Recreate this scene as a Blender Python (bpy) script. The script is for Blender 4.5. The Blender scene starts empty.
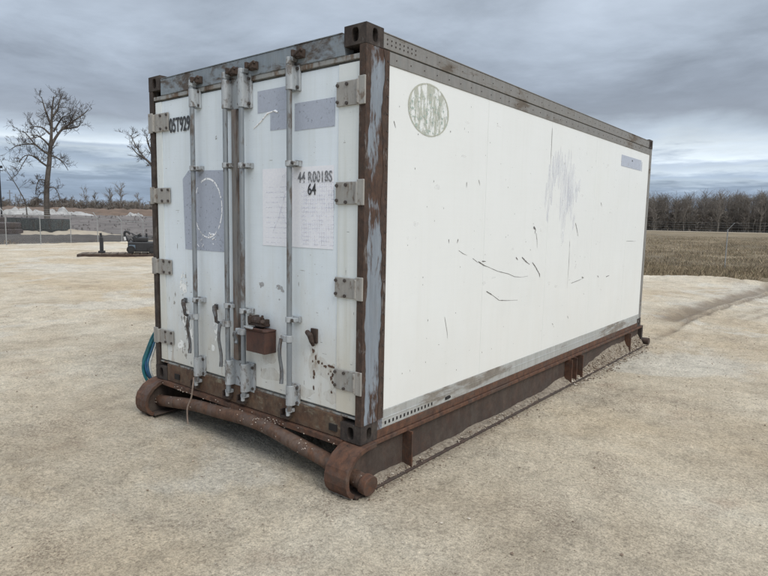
import bpy, bmesh, math, random
import numpy as np
from mathutils import Vector, Matrix, noise

R = math.radians
rnd = random.Random(7)
S = bpy.context.scene
COL = S.collection
HS = 0.31                                   # underside of the container above the yard

# ------------------------------------------------------------------ camera
cam = bpy.data.cameras.new('camera'); co = bpy.data.objects.new('camera', cam); COL.objects.link(co)
YAW, PITCH, ROLL = -0.6804, -0.1145, 0.0184
fw = Vector((math.cos(PITCH)*math.sin(YAW), math.cos(PITCH)*math.cos(YAW), math.sin(PITCH)))
r0 = Vector((math.cos(YAW), -math.sin(YAW), 0)); u0 = r0.cross(fw)
rt = math.cos(ROLL)*r0 + math.sin(ROLL)*u0; up = -math.sin(ROLL)*r0 + math.cos(ROLL)*u0
m = Matrix((rt, up, -fw)).transposed().to_4x4()
CAM = Vector((2.3724, -2.7235, 1.4308 + HS))
m.translation = CAM
co.matrix_world = m
cam.sensor_width = 36.0; cam.lens = 588.3/768*36
cam.clip_start = 0.05; cam.clip_end = 9000
S.camera = co

# ------------------------------------------------------------------ world and sun
SUN_EL, SUN_AZ = R(40), R(104)              # azimuth measured from +Y towards +X
w = bpy.data.worlds.new('World'); S.world = w; w.use_nodes = True
nt = w.node_tree; nt.nodes.clear()
def N(nt, t, **k):
    n = nt.nodes.new(t)
    for a, v in k.items(): setattr(n, a, v)
    return n
def ramp(nt, src, stops, interp='LINEAR'):
    n = nt.nodes.new('ShaderNodeValToRGB'); n.color_ramp.interpolation = interp
    el = n.color_ramp.elements
    while len(el) > 1: el.remove(el[-1])
    el[0].position = stops[0][0]; c = stops[0][1]; el[0].color = (*c, 1) if not isinstance(c, (int, float)) else (c, c, c, 1)
    for p, c in stops[1:]:
        e = el.new(p); e.color = (*c, 1) if not isinstance(c, (int, float)) else (c, c, c, 1)
    if src is not None: nt.links.new(src, n.inputs[0])
    return n.outputs[0]
def mth(nt, op, a, b=None, c=None, clamp=False):
    n = nt.nodes.new('ShaderNodeMath'); n.operation = op; n.use_clamp = clamp
    for i, v in enumerate((a, b, c)):
        if v is None: continue
        if isinstance(v, (int, float)): n.inputs[i].default_value = v
        else: nt.links.new(v, n.inputs[i])
    return n.outputs[0]
def mixc(nt, f, a, b, mode='MIX'):
    n = nt.nodes.new('ShaderNodeMix'); n.data_type = 'RGBA'; n.blend_type = mode
    for i, v in ((0, f), (6, a), (7, b)):
        if isinstance(v, (int, float)): n.inputs[i].default_value = v
        elif isinstance(v, tuple): n.inputs[i].default_value = (*v, 1) if len(v) == 3 else v
        else: nt.links.new(v, n.inputs[i])
    return n.outputs[2]
def noise_n(nt, vec, scale, detail=4, rough=.55, dist=0, out=0, lac=2.0):
    n = nt.nodes.new('ShaderNodeTexNoise')
    n.inputs['Scale'].default_value = scale; n.inputs['Detail'].default_value = detail
    n.inputs['Roughness'].default_value = rough; n.inputs['Distortion'].default_value = dist
    n.inputs['Lacunarity'].default_value = lac
    nt.links.new(vec, n.inputs['Vector']); return n.outputs[out]
def mapv(nt, vec, scale=(1,1,1), loc=(0,0,0), rot=(0,0,0)):
    n = nt.nodes.new('ShaderNodeMapping')
    n.inputs['Scale'].default_value = scale; n.inputs['Location'].default_value = loc; n.inputs['Rotation'].default_value = rot
    nt.links.new(vec, n.inputs['Vector']); return n.outputs[0]

sky = N(nt, 'ShaderNodeTexSky', sky_type='NISHITA', sun_disc=False)
sky.sun_elevation = SUN_EL; sky.sun_rotation = SUN_AZ
sky.air_density = 1.0; sky.dust_density = 2.0
bg1 = N(nt, 'ShaderNodeBackground'); bg1.inputs[1].default_value = 0.08
nt.links.new(sky.outputs[0], bg1.inputs[0])
tc = N(nt, 'ShaderNodeTexCoord')
sp = N(nt, 'ShaderNodeSeparateXYZ'); nt.links.new(tc.outputs['Generated'], sp.inputs[0])
z = mth(nt, 'MAXIMUM', sp.outputs[2], 0.0)
zz = mth(nt, 'ADD', z, 0.07)
cx = mth(nt, 'DIVIDE', sp.outputs[0], zz); cy = mth(nt, 'DIVIDE', sp.outputs[1], zz)
cb = N(nt, 'ShaderNodeCombineXYZ'); nt.links.new(cx, cb.inputs[0]); nt.links.new(cy, cb.inputs[1])
big = noise_n(nt, mapv(nt, cb.outputs[0], (1,1,1), (3.1, 7.7, 0)), 0.42, 7, .55, .35)
mid = noise_n(nt, mapv(nt, cb.outputs[0], (1,1,1), (13.1, 2.7, 4)), 1.3, 6, .6, .2)
# elevation warped by the clouds gives the layered decks seen towards the horizon
wz = mth(nt, 'ADD', z, mth(nt, 'MULTIPLY', mth(nt, 'SUBTRACT', big, .5), mth(nt, 'MULTIPLY', zz, .75)))
wz = mth(nt, 'ADD', wz, mth(nt, 'MULTIPLY', mth(nt, 'SUBTRACT', mid, .5), mth(nt, 'MULTIPLY', zz, .22)))
base = ramp(nt, wz, [(0, (.32,.39,.49)), (.030, (.225,.29,.385)), (.056, (.25,.315,.41)), (.067, (.42,.50,.59)),
                     (.078, (.33,.405,.51)), (.090, (.50,.575,.65)), (.104, (.39,.46,.56)), (.116, (.60,.67,.73)), (.134, (.44,.51,.59)), (.155, (.265,.30,.355)), (.18, (.245,.28,.335)), (.215, (.265,.305,.365)),
                     (.275, (.355,.41,.485)), (.36, (.40,.455,.53)), (.46, (.42,.48,.56)), (.70, (.80,.86,.95)), (1, (1.20,1.25,1.33))])
var = ramp(nt, mid, [(.28, .79), (.5, 1.0), (.72, 1.17)])
var2 = ramp(nt, big, [(.30, .80), (.5, 1.0), (.70, 1.18)])
cl = mixc(nt, 1.0, mixc(nt, 1.0, base, var, 'MULTIPLY'), var2, 'MULTIPLY')
bg2 = N(nt, 'ShaderNodeBackground'); bg2.inputs[1].default_value = 1.0
nt.links.new(cl, bg2.inputs[0])
mx = N(nt, 'ShaderNodeMixShader'); mx.inputs[0].default_value = .93
nt.links.new(bg1.outputs[0], mx.inputs[1]); nt.links.new(bg2.outputs[0], mx.inputs[2])
wo = N(nt, 'ShaderNodeOutputWorld'); nt.links.new(mx.outputs[0], wo.inputs[0])

sl = bpy.data.lights.new('sun', 'SUN'); so = bpy.data.objects.new('sun', sl); COL.objects.link(so)
sl.energy = 1.5; sl.angle = R(30); sl.color = (1.0, .96, .89)
sd = Vector((math.sin(SUN_AZ)*math.cos(SUN_EL), math.cos(SUN_AZ)*math.cos(SUN_EL), math.sin(SUN_EL)))
so.rotation_euler = sd.to_track_quat('Z', 'Y').to_euler()
S.view_settings.view_transform = 'Standard'; S.view_settings.look = 'None'
S.view_settings.exposure = 0.40; S.view_settings.gamma = 1.0
S.view_settings.use_curve_mapping = False
S.cycles.max_bounces = 5; S.cycles.transparent_max_bounces = 12

# ------------------------------------------------------------------ materials
def new_mat(name):
    mt = bpy.data.materials.new(name); mt.use_nodes = True
    t = mt.node_tree; b = t.nodes['Principled BSDF']
    return mt, t, b
def lk(t, a, b):
    if isinstance(a, (int, float)): b.default_value = a
    elif isinstance(a, tuple): b.default_value = (*a, 1)
    else: t.links.new(a, b)
def objv(t):
    return N(t, 'ShaderNodeTexCoord').outputs['Object']
def bump(t, b, h, strength=.3, dist=.01):
    n = N(t, 'ShaderNodeBump'); n.inputs['Strength'].default_value = strength; n.inputs['Distance'].default_value = dist
    t.links.new(h, n.inputs['Height']); t.links.new(n.outputs[0], b.inputs['Normal'])
def simple(name, col, rough=.7, metal=0, var=.15, sc=12, bmp=.15):
    mt, t, b = new_mat(name); v = objv(t)
    n = noise_n(t, v, sc, 5, .6)
    f = ramp(t, n, [(.3, 1-var), (.7, 1+var)])
    lk(t, mixc(t, 1.0, tuple(col), f, 'MULTIPLY'), b.inputs['Base Color'])
    b.inputs['Roughness'].default_value = rough; b.inputs['Metallic'].default_value = metal
    if bmp: bump(t, b, noise_n(t, v, sc*4, 3), bmp, .004)
    return mt
def worn(name, paint, rust=(.105,.052,.030), rust2=(.045,.028,.021), amount=.5, scale=7, rough=.55, vz=(1,1,.35),
         dust=(.30,.26,.21), dust_amt=.25, edge=.06, curve=None, metal=0, bmp=.5, streak=.35):
    """paint that gives way to rust in ragged patches, with dust and vertical run-off stains"""
    mt, t, b = new_mat(name); v = objv(t)
    n1 = noise_n(t, mapv(t, v, vz), scale, 8, .62, .5)
    n2 = noise_n(t, mapv(t, v, vz, (5, 3, 1)), scale*5, 5, .65)
    n = mth(t, 'ADD', mth(t, 'MULTIPLY', n1, .72), mth(t, 'MULTIPLY', n2, .28))
    if curve:                                # more or less rust along the height
        s = N(t, 'ShaderNodeSeparateXYZ'); t.links.new(v, s.inputs[0])
        zc = mth(t, 'DIVIDE', s.outputs[2], 2.6)
        n = mth(t, 'ADD', n, mth(t, 'MULTIPLY', mth(t, 'SUBTRACT', ramp(t, zc, curve), .5), .55))
    th = 1 - amount
    th = .36 + (.64-.36)*th
    msk = ramp(t, n, [(th-edge, 0.0), (th+edge*.35, 1.0)])
    rc = ramp(t, noise_n(t, mapv(t, v, (1,1,.6)), scale*3, 9, .72, .4), [(.32, tuple(rust2)), (.50, tuple((a_*2+b_)/3 for a_, b_ in zip(rust, rust2))), (.60, tuple(rust)), (.76, (rust[0]*1.6, rust[1]*1.5, rust[2]*1.4))])
    pv = ramp(t, noise_n(t, mapv(t, v, (1,1,.12)), 30, 5, .6), [(.3, .82), (.7, 1.1)])
    pc = mixc(t, 1.0, tuple(paint), pv, 'MULTIPLY')
    st = ramp(t, noise_n(t, mapv(t, v, (1,1,.07), (2,2,2)), 22, 6, .65), [(.50, 0.0), (.72, 1.0)])
    pc = mixc(t, mth(t, 'MULTIPLY', st, streak), pc, (rust[0]*1.3+.03, rust[1]*1.7+.04, rust[2]*2+.04))
    c = mixc(t, msk, pc, rc)
    dn = ramp(t, noise_n(t, v, 9, 8, .7), [(.45, 0.0), (.75, 1.0)])
    c = mixc(t, mth(t, 'MULTIPLY', dn, dust_amt), c, tuple(dust))
    lk(t, c, b.inputs['Base Color'])
    lk(t, mth(t, 'ADD', mth(t, 'MULTIPLY', msk, .88-rough), rough), b.inputs['Roughness'])
    b.inputs['Metallic'].default_value = metal
    h = mth(t, 'ADD', mth(t, 'MULTIPLY', msk, -.35), mth(t, 'MULTIPLY', n2, .9))
    bump(t, b, h, bmp, .004)
    return mt
M = {}
M['post'] = worn('post_paint', (.20,.232,.27), rust=(.075,.040,.026), rust2=(.026,.018,.015), amount=.36, scale=9, curve=[(0,.60),(.08,.45),(.25,.36),(.5,.42),(.62,.72),(.72,.62),(.82,.34),(.90,.46),(1,.85)], dust_amt=.06, vz=(1,1,.3), bmp=.9)
M['post_edge'] = worn('post_edge_rust', (.16,.15,.145), amount=.80, scale=12, dust_amt=.06, bmp=1, rust=(.062,.036,.025), rust2=(.022,.016,.013))
M['post_dark'] = worn('post_dark_rust', (.10,.09,.085), amount=.80, scale=8, dust_amt=.2, rust=(.038,.026,.021), rust2=(.018,.014,.012), bmp=.8)
M['casting'] = worn('casting_rust', (.10,.09,.085), amount=.84, scale=12, rust=(.036,.026,.022), rust2=(.016,.013,.012), dust_amt=.16, bmp=1)
M['header'] = worn('header_paint', (.20,.24,.275), amount=.30, scale=5, vz=(.5,1,1), dust_amt=.22, streak=.45, rust=(.085,.07,.06), rust2=(.05,.042,.038))
M['lip'] = worn('lip_paint', (.27,.28,.275), amount=.34, scale=7, dust_amt=.3, rust=(.15,.11,.08))
M['sill'] = worn('sill_rust', (.20,.18,.13), amount=.74, scale=7, vz=(.6,1,1), dust_amt=.40, dust=(.23,.19,.13), rust=(.10,.055,.033), bmp=.9)
M['skid'] = worn('skid_rust', (.062,.036,.026), amount=.58, scale=6, vz=(1,.5,1), dust_amt=.13, dust=(.27,.20,.145), rust=(.105,.047,.026), rust2=(.034,.020,.015), rough=.66, bmp=.8)
M['skidweb'] = worn('skid_web', (.050,.036,.029), amount=.42, scale=6, vz=(1,1,.8), dust_amt=.42, dust=(.125,.105,.085), rust=(.065,.040,.030), rust2=(.034,.025,.021), streak=.15, rough=.85, bmp=.8)
M['pipe'] = worn('pull_pipe_rust', (.085,.055,.042), amount=.5, scale=9, dust_amt=.20, dust=(.30,.22,.16), rust=(.105,.052,.030), rust2=(.036,.022,.016), rough=.7, bmp=.9)
M['galv'] = worn('galvanised', (.215,.24,.262), amount=.20, scale=11, vz=(1,1,.3), dust_amt=.15, rust=(.12,.105,.095), rust2=(.08,.07,.065), rough=.5, metal=.25, bmp=.4, streak=.25)
M['plate'] = worn('galvanised_plate', (.36,.385,.405), amount=.28, scale=14, vz=(1,1,.6), dust_amt=.12, rust=(.20,.19,.18), rust2=(.11,.10,.095), rough=.5, metal=.15, bmp=.5, streak=.3)
M['hinge'] = worn('hinge_metal', (.315,.305,.285), amount=.17, scale=12, vz=(1,1,.6), dust_amt=.3, dust=(.24,.21,.17), rust=(.20,.165,.135), rust2=(.11,.085,.07), rough=.6, metal=.1, bmp=.6, streak=.5)
M['lockbox'] = worn('lock_box_rust', (.06,.034,.028), amount=.6, scale=6, dust_amt=.06, rust=(.075,.034,.024), rust2=(.038,.022,.019), rough=.7, bmp=.4)
M['keeper'] = worn('keeper_rust', (.045,.034,.03), amount=.7, scale=14, dust_amt=.14, rust=(.048,.028,.020), rust2=(.016,.012,.011), bmp=1)
M['handle'] = worn('handle_dark', (.13,.145,.16), amount=.4, scale=14, dust_amt=.15, rust=(.07,.055,.05), rust2=(.04,.035,.03), metal=.2)
M['bolt'] = simple('bolt_metal', (.065,.055,.05), .6, .3, .3, 60)
M['rail'] = worn('aluminium_rail', (.225,.22,.21), amount=.16, scale=5, vz=(1,.25,1), dust_amt=.35, dust=(.17,.15,.125), rust=(.135,.115,.095), rust2=(.09,.075,.06), rough=.6, metal=.2, bmp=.3, streak=.3)
M['rail_low'] = worn('aluminium_low_rail', (.40,.41,.40), amount=.22, scale=5, vz=(1,.2,1), dust_amt=.4, dust=(.30,.28,.25), rust=(.24,.22,.19), rust2=(.16,.14,.12), rough=.55, metal=.2, bmp=.3, streak=.2)
M['gasket'] = simple('gasket_rubber', (.10,.105,.10), .7, 0, .4, 20)
M['strip'] = worn('astragal', (.19,.185,.18), amount=.4, scale=9, vz=(1,1,.15), dust_amt=.3, rust=(.14,.10,.08), rust2=(.09,.07,.06))
M['dark'] = simple('hole_shade', (.012,.010,.009), .9, 0, .2)  # near-black colour painted in for the shade inside openings
M['ink'] = simple('black_ink', (.035,.037,.042), .6, 0, .3, 60, 0)
M['scratchm'] = simple('scratch_mark', (.13,.125,.12), .8, 0, .5, 40, .3)
M['rustpatch'] = simple('rust_patch', (.10,.060,.042), .9, 0, .5, 50, .8)

def white_mat(name, tint, dirt=.5, streaks=1.0, cream=False):
    """aged white panel: dirt blotches, run-off streaks, grime rising from the bottom, small scuffs"""
    mt, t, b = new_mat(name); v = objv(t)
    s = N(t, 'ShaderNodeSeparateXYZ'); t.links.new(v, s.inputs[0])
    n1 = noise_n(t, v, 1.6, 8, .6, .3)
    c = mixc(t, ramp(t, n1, [(.35, 0.0), (.7, .55*dirt)]), tuple(tint), (tint[0]*.84, tint[1]*.85, tint[2]*.83))
    st = ramp(t, noise_n(t, mapv(t, v, (1,1,.045)), 16, 7, .62), [(.50, 0.0), (.75, .6*dirt*streaks)])
    c = mixc(t, st, c, (tint[0]*.70, tint[1]*.68, tint[2]*.60))
    # fine horizontal brushing
    hb = ramp(t, noise_n(t, mapv(t, v, (.3,.3,14)), 5, 4, .6), [(.4, 0.0), (.8, .22*dirt)])
    c = mixc(t, hb, c, (tint[0]*.83, tint[1]*.84, tint[2]*.85))
    # specks
    sp_ = ramp(t, noise_n(t, v, 55, 3, .6), [(.685, 0.0), (.715, .75*dirt)])
    gate = ramp(t, noise_n(t, v, 3.3, 3, .5), [(.42, 0.0), (.62, 1.0)])
    c = mixc(t, mth(t, 'MULTIPLY', sp_, gate), c, (.22,.20,.18))
    low = ramp(t, mth(t, 'ADD', s.outputs[2], mth(t, 'MULTIPLY', mth(t, 'SUBTRACT', noise_n(t, mapv(t, v, (1,1,.4)), 4, 6, .65), .5), 1.5)),
               [(.0, .62*dirt), (.5, .36*dirt), (1.15, 0.0)])
    c = mixc(t, low, c, (.52,.47,.37) if cream else (.60,.58,.53))
    if cream:
        rs = ramp(t, noise_n(t, mapv(t, v, (1,1,.25), (3,1,2)), 13, 8, .68), [(.60, 0.0), (.70, 1.0)])
        rg = ramp(t, s.outputs[2], [(.15, .75), (.7, .25), (1.0, .04)])
        c = mixc(t, mth(t, 'MULTIPLY', rs, rg), c, (.26,.18,.12))
        ch = ramp(t, noise_n(t, mapv(t, v, (1.4,1,1), (1,4,7)), 30, 5, .7), [(.64, 0.0), (.67, 1.0)])
        cg = ramp(t, s.outputs[2], [(.15, .5), (.8, .35), (1.1, .05)])
        c = mixc(t, mth(t, 'MULTIPLY', ch, cg), c, (.36,.34,.31))
    lk(t, c, b.inputs['Base Color'])
    lk(t, ramp(t, n1, [(.3, .34), (.7, .52)]), b.inputs['Roughness'])
    h = mth(t, 'ADD', noise_n(t, v, 1.3, 2, .4), mth(t, 'MULTIPLY', noise_n(t, v, 26, 3), .02))
    bump(t, b, h, .45, .03)
    return mt
M['side'] = white_mat('white_side_panel', (.70,.72,.715), .42, streaks=.35)
M['door'] = white_mat('white_door_panel', (.715,.785,.84), 1.05, cream=True, streaks=.5)
M['cream'] = white_mat('cream_hinge_strip', (.70,.74,.74), 1.2, cream=True)
M['roofm'] = white_mat('roof_sheet', (.6,.6,.58), .8)

def decal(name, col, hole=.5, scale=22, vz=(1,1,1), edge=.04, rough=.6, fade=None, inner=None):
    """worn print: the colour stays where the noise mask says so, elsewhere the panel shows through"""
    mt, t, b = new_mat(name); v = objv(t)
    n = noise_n(t, mapv(t, v, vz), scale, 7, .65, .3)
    c = tuple(col)
    cc = mixc(t, ramp(t, noise_n(t, v, scale*1.7, 5, .7), [(.35, 0.0), (.7, .5)]), c, tuple(min(1, x*1.35) for x in c))
    lk(t, cc, b.inputs['Base Color']); b.inputs['Roughness'].default_value = rough
    a = ramp(t, n, [(hole-edge, 0.0), (hole+edge, 1.0)])
    if fade: a = mth(t, 'MULTIPLY', a, fade)
    lk(t, a, b.inputs['Alpha'])
    return mt
M['ghost'] = decal('blue_grey_ghost', (.39,.43,.51), .34, 34, edge=.07, fade=.88)
M['ghost_old'] = decal('removed_print_ghost', (.52,.55,.62), .49, 14, (1,1,.28), edge=.12, fade=.8)
M['ghost_light'] = decal('pale_print', (.80,.82,.88), .28, 30, edge=.05, fade=.9)
M['grid_ink'] = decal('pale_grid_print', (.60,.61,.70), .54, 22, edge=.14, fade=.42)
M['oval_patch'] = decal('olive_peeling_print', (.41,.43,.36), .50, 17, (1,1.5,.42), edge=.05, fade=.6)
M['oval_speck'] = decal('green_speck_print', (.34,.42,.38), .585, 48, edge=.02)
M['oval_ring'] = decal('olive_ring_print', (.40,.41,.35), .40, 26, edge=.05, fade=.9)
M['ring_white'] = decal('white_ring_print', (.88,.9,.92), .46, 30, edge=.04)
M['ink_worn'] = decal('worn_black_ink', (.03,.032,.04), .38, 90, edge=.05, fade=.9)
M['ink_faint'] = decal('faint_black_ink', (.16,.165,.18), .46, 80, edge=.06, fade=.85)

# ------------------------------------------------------------------ mesh helpers
class MB:
    def __init__(s): s.v = []; s.f = []; s.mi = []
    def add(s, v, f, mi=0):
        o = len(s.v); s.v += [tuple(p) for p in v]; s.f += [tuple(i+o for i in q) for q in f]; s.mi += [mi]*len(f)
        return s
    def box(s, x0, x1, y0, y1, z0, z1, mi=0):
        v = [(x0,y0,z0),(x1,y0,z0),(x1,y1,z0),(x0,y1,z0),(x0,y0,z1),(x1,y0,z1),(x1,y1,z1),(x0,y1,z1)]
        return s.add(v, [(0,3,2,1),(4,5,6,7),(0,1,5,4),(1,2,6,5),(2,3,7,6),(3,0,4,7)], mi)
    def tube(s, pts, r, n=10, cap=True, mi=0):
        pts = [Vector(p) for p in pts]
        rr = r if isinstance(r, (list, tuple)) else [r]*len(pts)
        rings = []; prev = None
        for i, p in enumerate(pts):
            d = (pts[min(i+1, len(pts)-1)] - pts[max(i-1, 0)])
            if d.length < 1e-9: d = Vector((0,0,1))
            d.normalize()
            if prev is None:
                a = d.orthogonal().normalized()
            else:
                a = prev - d*prev.dot(d)
                if a.length < 1e-6: a = d.orthogonal()
                a.normalize()
            prev = a; b = d.cross(a)
            rings.append([p + (a*math.cos(2*math.pi*k/n) + b*math.sin(2*math.pi*k/n))*rr[i] for k in range(n)])
        v = [q for g in rings for q in g]; f = []
        for i in range(len(pts)-1):
            for k in range(n):
                k2 = (k+1) % n
                f.append((i*n+k, i*n+k2, (i+1)*n+k2, (i+1)*n+k))
        if cap:
            f.append(tuple(reversed(range(n)))); f.append(tuple((len(pts)-1)*n+k for k in range(n)))
        return s.add(v, f, mi)
    def prism(s, poly, axis, a0, a1, mi=0):
        """extrude a polygon (list of 2D points) along an axis"""
        def P(q, a):
            return {'x': (a, q[0], q[1]), 'y': (q[0], a, q[1]), 'z': (q[0], q[1], a)}[axis]
        n = len(poly); v = [P(q, a0) for q in poly] + [P(q, a1) for q in poly]
        f = [tuple(range(n)), tuple(reversed(range(n, 2*n)))] + [(i, i+n, (i+1) % n + n, (i+1) % n) for i in range(n)]
        return s.add(v, f, mi)
    def build(s, name, mat, parent=None, bev=0, smooth=False, sub=0, loc=None):
        me = bpy.data.meshes.new(name); me.from_pydata(s.v, [], s.f)
        mats = mat if isinstance(mat, list) else [mat]
        for q in mats: me.materials.append(q)
        if len(mats) > 1: me.polygons.foreach_set('material_index', s.mi)
        bm = bmesh.new(); bm.from_mesh(me)
        if len(bm.faces) < 20000: bmesh.ops.recalc_face_normals(bm, faces=bm.faces)
        bm.to_mesh(me); bm.free()
        if smooth: me.polygons.foreach_set('use_smooth', [True]*len(me.polygons))
        o = bpy.data.objects.new(name, me); COL.objects.link(o)
        if parent: o.parent = parent
        if loc: o.location = loc
        if bev:
            b = o.modifiers.new('bevel', 'BEVEL'); b.width = bev; b.segments = 2; b.limit_method = 'ANGLE'; b.angle_limit = R(40)
            b.harden_normals = False
        if smooth:
            me.set_sharp_from_angle(angle=R(40))
        return o
def smooth_path(P, k=8):
    P = [Vector(p) for p in P]; out = []
    for i in range(len(P)-1):
        a = P[max(i-1,0)]; b_ = P[i]; c = P[i+1]; d = P[min(i+2, len(P)-1)]
        for j in range(k):
            t_ = j/k; out.append(.5*((2*b_) + (c-a)*t_ + (2*a-5*b_+4*c-d)*t_*t_ + (3*b_-a-3*c+d)*t_**3))
    out.append(P[-1]); return out
def tag(o, label=None, cat=None, group=None, kind=None):
    for k, v in (('label', label), ('category', cat), ('group', group), ('kind', kind)):
        if v: o[k] = v
    return o
def empty(name, loc=(0,0,0), rz=0, label=None, cat=None, group=None):
    o = bpy.data.objects.new(name, None); COL.objects.link(o); o.location = loc; o.rotation_euler = (0,0,rz)
    o.empty_display_size = .2
    return tag(o, label, cat, group)
def polar(az, d, z=0):                       # a spot on the ground by compass bearing and distance from the viewer
    a = R(az); return Vector((CAM.x + math.sin(a)*d, CAM.y + math.cos(a)*d, z))
def copy_thing(root, loc=None, rz=None, **k):
    c = root.copy(); COL.objects.link(c)
    if loc is not None: c.location = loc
    if rz is not None: c.rotation_euler = (0,0,rz)
    for ch in root.children:
        d = ch.copy(); COL.objects.link(d); d.parent = c
        for g in ch.children:
            e = g.copy(); COL.objects.link(e); e.parent = d
    tag(c, **k); return c

# ------------------------------------------------------------------ numpy noise for the terrain
def vnoise(x, y, seed=0):
    xi = np.floor(x).astype(np.int64); yi = np.floor(y).astype(np.int64)
    xf = x-xi; yf = y-yi
    u = xf*xf*xf*(xf*(xf*6-15)+10); v = yf*yf*yf*(yf*(yf*6-15)+10)
    def h(a, b):
        n = (a*374761393 + b*668265263 + seed*974711) & 0x7fffffff
        n = ((n ^ (n >> 13))*1274126177) & 0x7fffffff
        n = (n ^ (n >> 16)) & 0xffff
        return n/65535.0
    a = h(xi, yi); b = h(xi+1, yi); c = h(xi, yi+1); d = h(xi+1, yi+1)
    return (a*(1-u)+b*u)*(1-v) + (c*(1-u)+d*u)*v - .5
def fbm(x, y, sc, oc=5, seed=0, gain=.5):
    t = 0; a = 1
    for i in range(oc):
        t = t + a*vnoise(x*sc+17.3*i, y*sc-9.1*i, seed+i); sc *= 2.03; a *= gain
    return t
def sstep(x, a, b):
    t = np.clip((x-a)/(b-a), 0, 1); return t*t*(3-2*t)
def yard_mask(x, y):
    """1 on the packed dirt, 0 on the field; edge about 22 m away on the right, the fence line on the left"""
    e = fbm(x, y, .35, 4, 40)*1.3
    far = sstep(19.4 + e*.8 - y, -.25, .25)
    far = np.where(x < -9, sstep(29.5 + e - y, -.6, .6), far)
    left = sstep(x + 36.2 + e*.3 - (y-9)*(-.12), -.3, .3)
    near = sstep(y + 60, -5, 5); rgt = sstep(60 - x, -5, 5)
    return far*left*near*rgt
def track_lines(x, y):
    wv = .05*fbm(y*0+3.1, y, .9, 3, 21)
    out = []
    for ys, xs, dep, wd, y0 in (((6.4,8.3,10,12.6,15.3,19.5), (.03,.0,.04,.24,.58,1.15), .030, .05, 6.3), ((7.0,8.3,11.0,13.6,17.1,19.5), (-.40,-.30,-.22,0.0,.42,.78), .036, .16, 8.0)):
        cx_ = np.interp(y, ys, xs) + wv
        g = sstep(y, y0, y0+2.0)*sstep(20.0-y, 0, 1)
        out.append((x-cx_, dep*g, wd))
    return out
def track_edge_tone(x, y):
    t = 0
    for dx, dep, wd in track_lines(x, y):
        t = np.maximum(t, dep/.040*1.6*np.exp(-(dx/(wd*1.5))**2)*(1+1.2*fbm(x, y, 2.5, 3, 14)))
    for o_ in (-.55, .62, .95): 
        dx = x - np.interp(y, (6.4,10,15.3,19.5), (.03,.04,.58,1.15)) - o_*np.interp(y, (7,13,19), (.6,1,1.2)); t = np.maximum(t, .55*sstep(y, 8.5, 11)*np.exp(-(dx/.06)**2)*(1+1.5*fbm(x, y, 2.0, 3, 15)))
    e = np.exp(-((x-.075)/.03)**2)*sstep(y, -.1, .2)*sstep(6.3-y, 0, .3)  # darker line on the ground along the skid's bottom flange
    return np.clip(np.maximum(t, e*.6), 0, 1)
def ground_z(x, y):
    m_ = yard_mask(x, y)
    ex = fbm(x, y, .35, 4, 40)*1.3
    rim = np.exp(-((y-(18.6+ex*.8))/.9)**2)*np.where(x > -9, 1, 0)*(.08 + .12*fbm(x, y, .8, 3, 6))
    z = .05*fbm(x, y, .25, 4, 3)*sstep(np.hypot(x+1, y-3), 4, 9)
    r = np.hypot(x-CAM.x, y-CAM.y)
    cl_ = sstep(fbm(x, y, .45, 4, 60), -.05, .35)
    z = z + .012*fbm(x, y, 1.1, 4, 5) + (.010+.026*cl_)*fbm(x, y, 4.5, 5, 8, .65)
    # rough churned strip beside the wheel tracks
    ch = np.exp(-((x-.5)/1.4)**2)*sstep(y, 7.0, 9.5)*sstep(19.5-y, 0, 2)
    z = z + ch*.03*fbm(x, y, 4.2, 5, 31, .7)
    for x0, dep, wd in track_lines(x, y):
        g = dep
        z = z + (-g*np.exp(-(x0/wd)**2) + g*.6*np.exp(-((np.abs(x0)-wd*2.1)/(wd*.8))**2))*(1+.9*fbm(x, y, 3., 3, 4))
    # dirt shovelled up around the skid
    sk = np.exp(-(np.maximum(0, np.abs(x-0.06)-.02)/.10)**2)*sstep(y, -.1, .2)*sstep(6.6-y, 0, .3)
    z = z*(1-.9*np.exp(-(np.maximum(0, np.abs(x-.02)-.06)/.12)**2)*sstep(y, -.4, -.1)*sstep(6.6-y, 0, .3)) + sk*.004
    z = np.where((x > -2.5) & (x < .03) & (y > -.1) & (y < 6.3), z-.02, z)
    z = np.minimum(z, np.where((np.abs(x+.04) < .16) & (y > -.25) & (y < 6.4), .012, 9.))
    z = z + rim
    fld = -.34 + .10*fbm(x, y, .12, 4, 50) + .05*fbm(x, y, .9, 3, 51)
    return z*m_ + fld*(1-m_), m_
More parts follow.
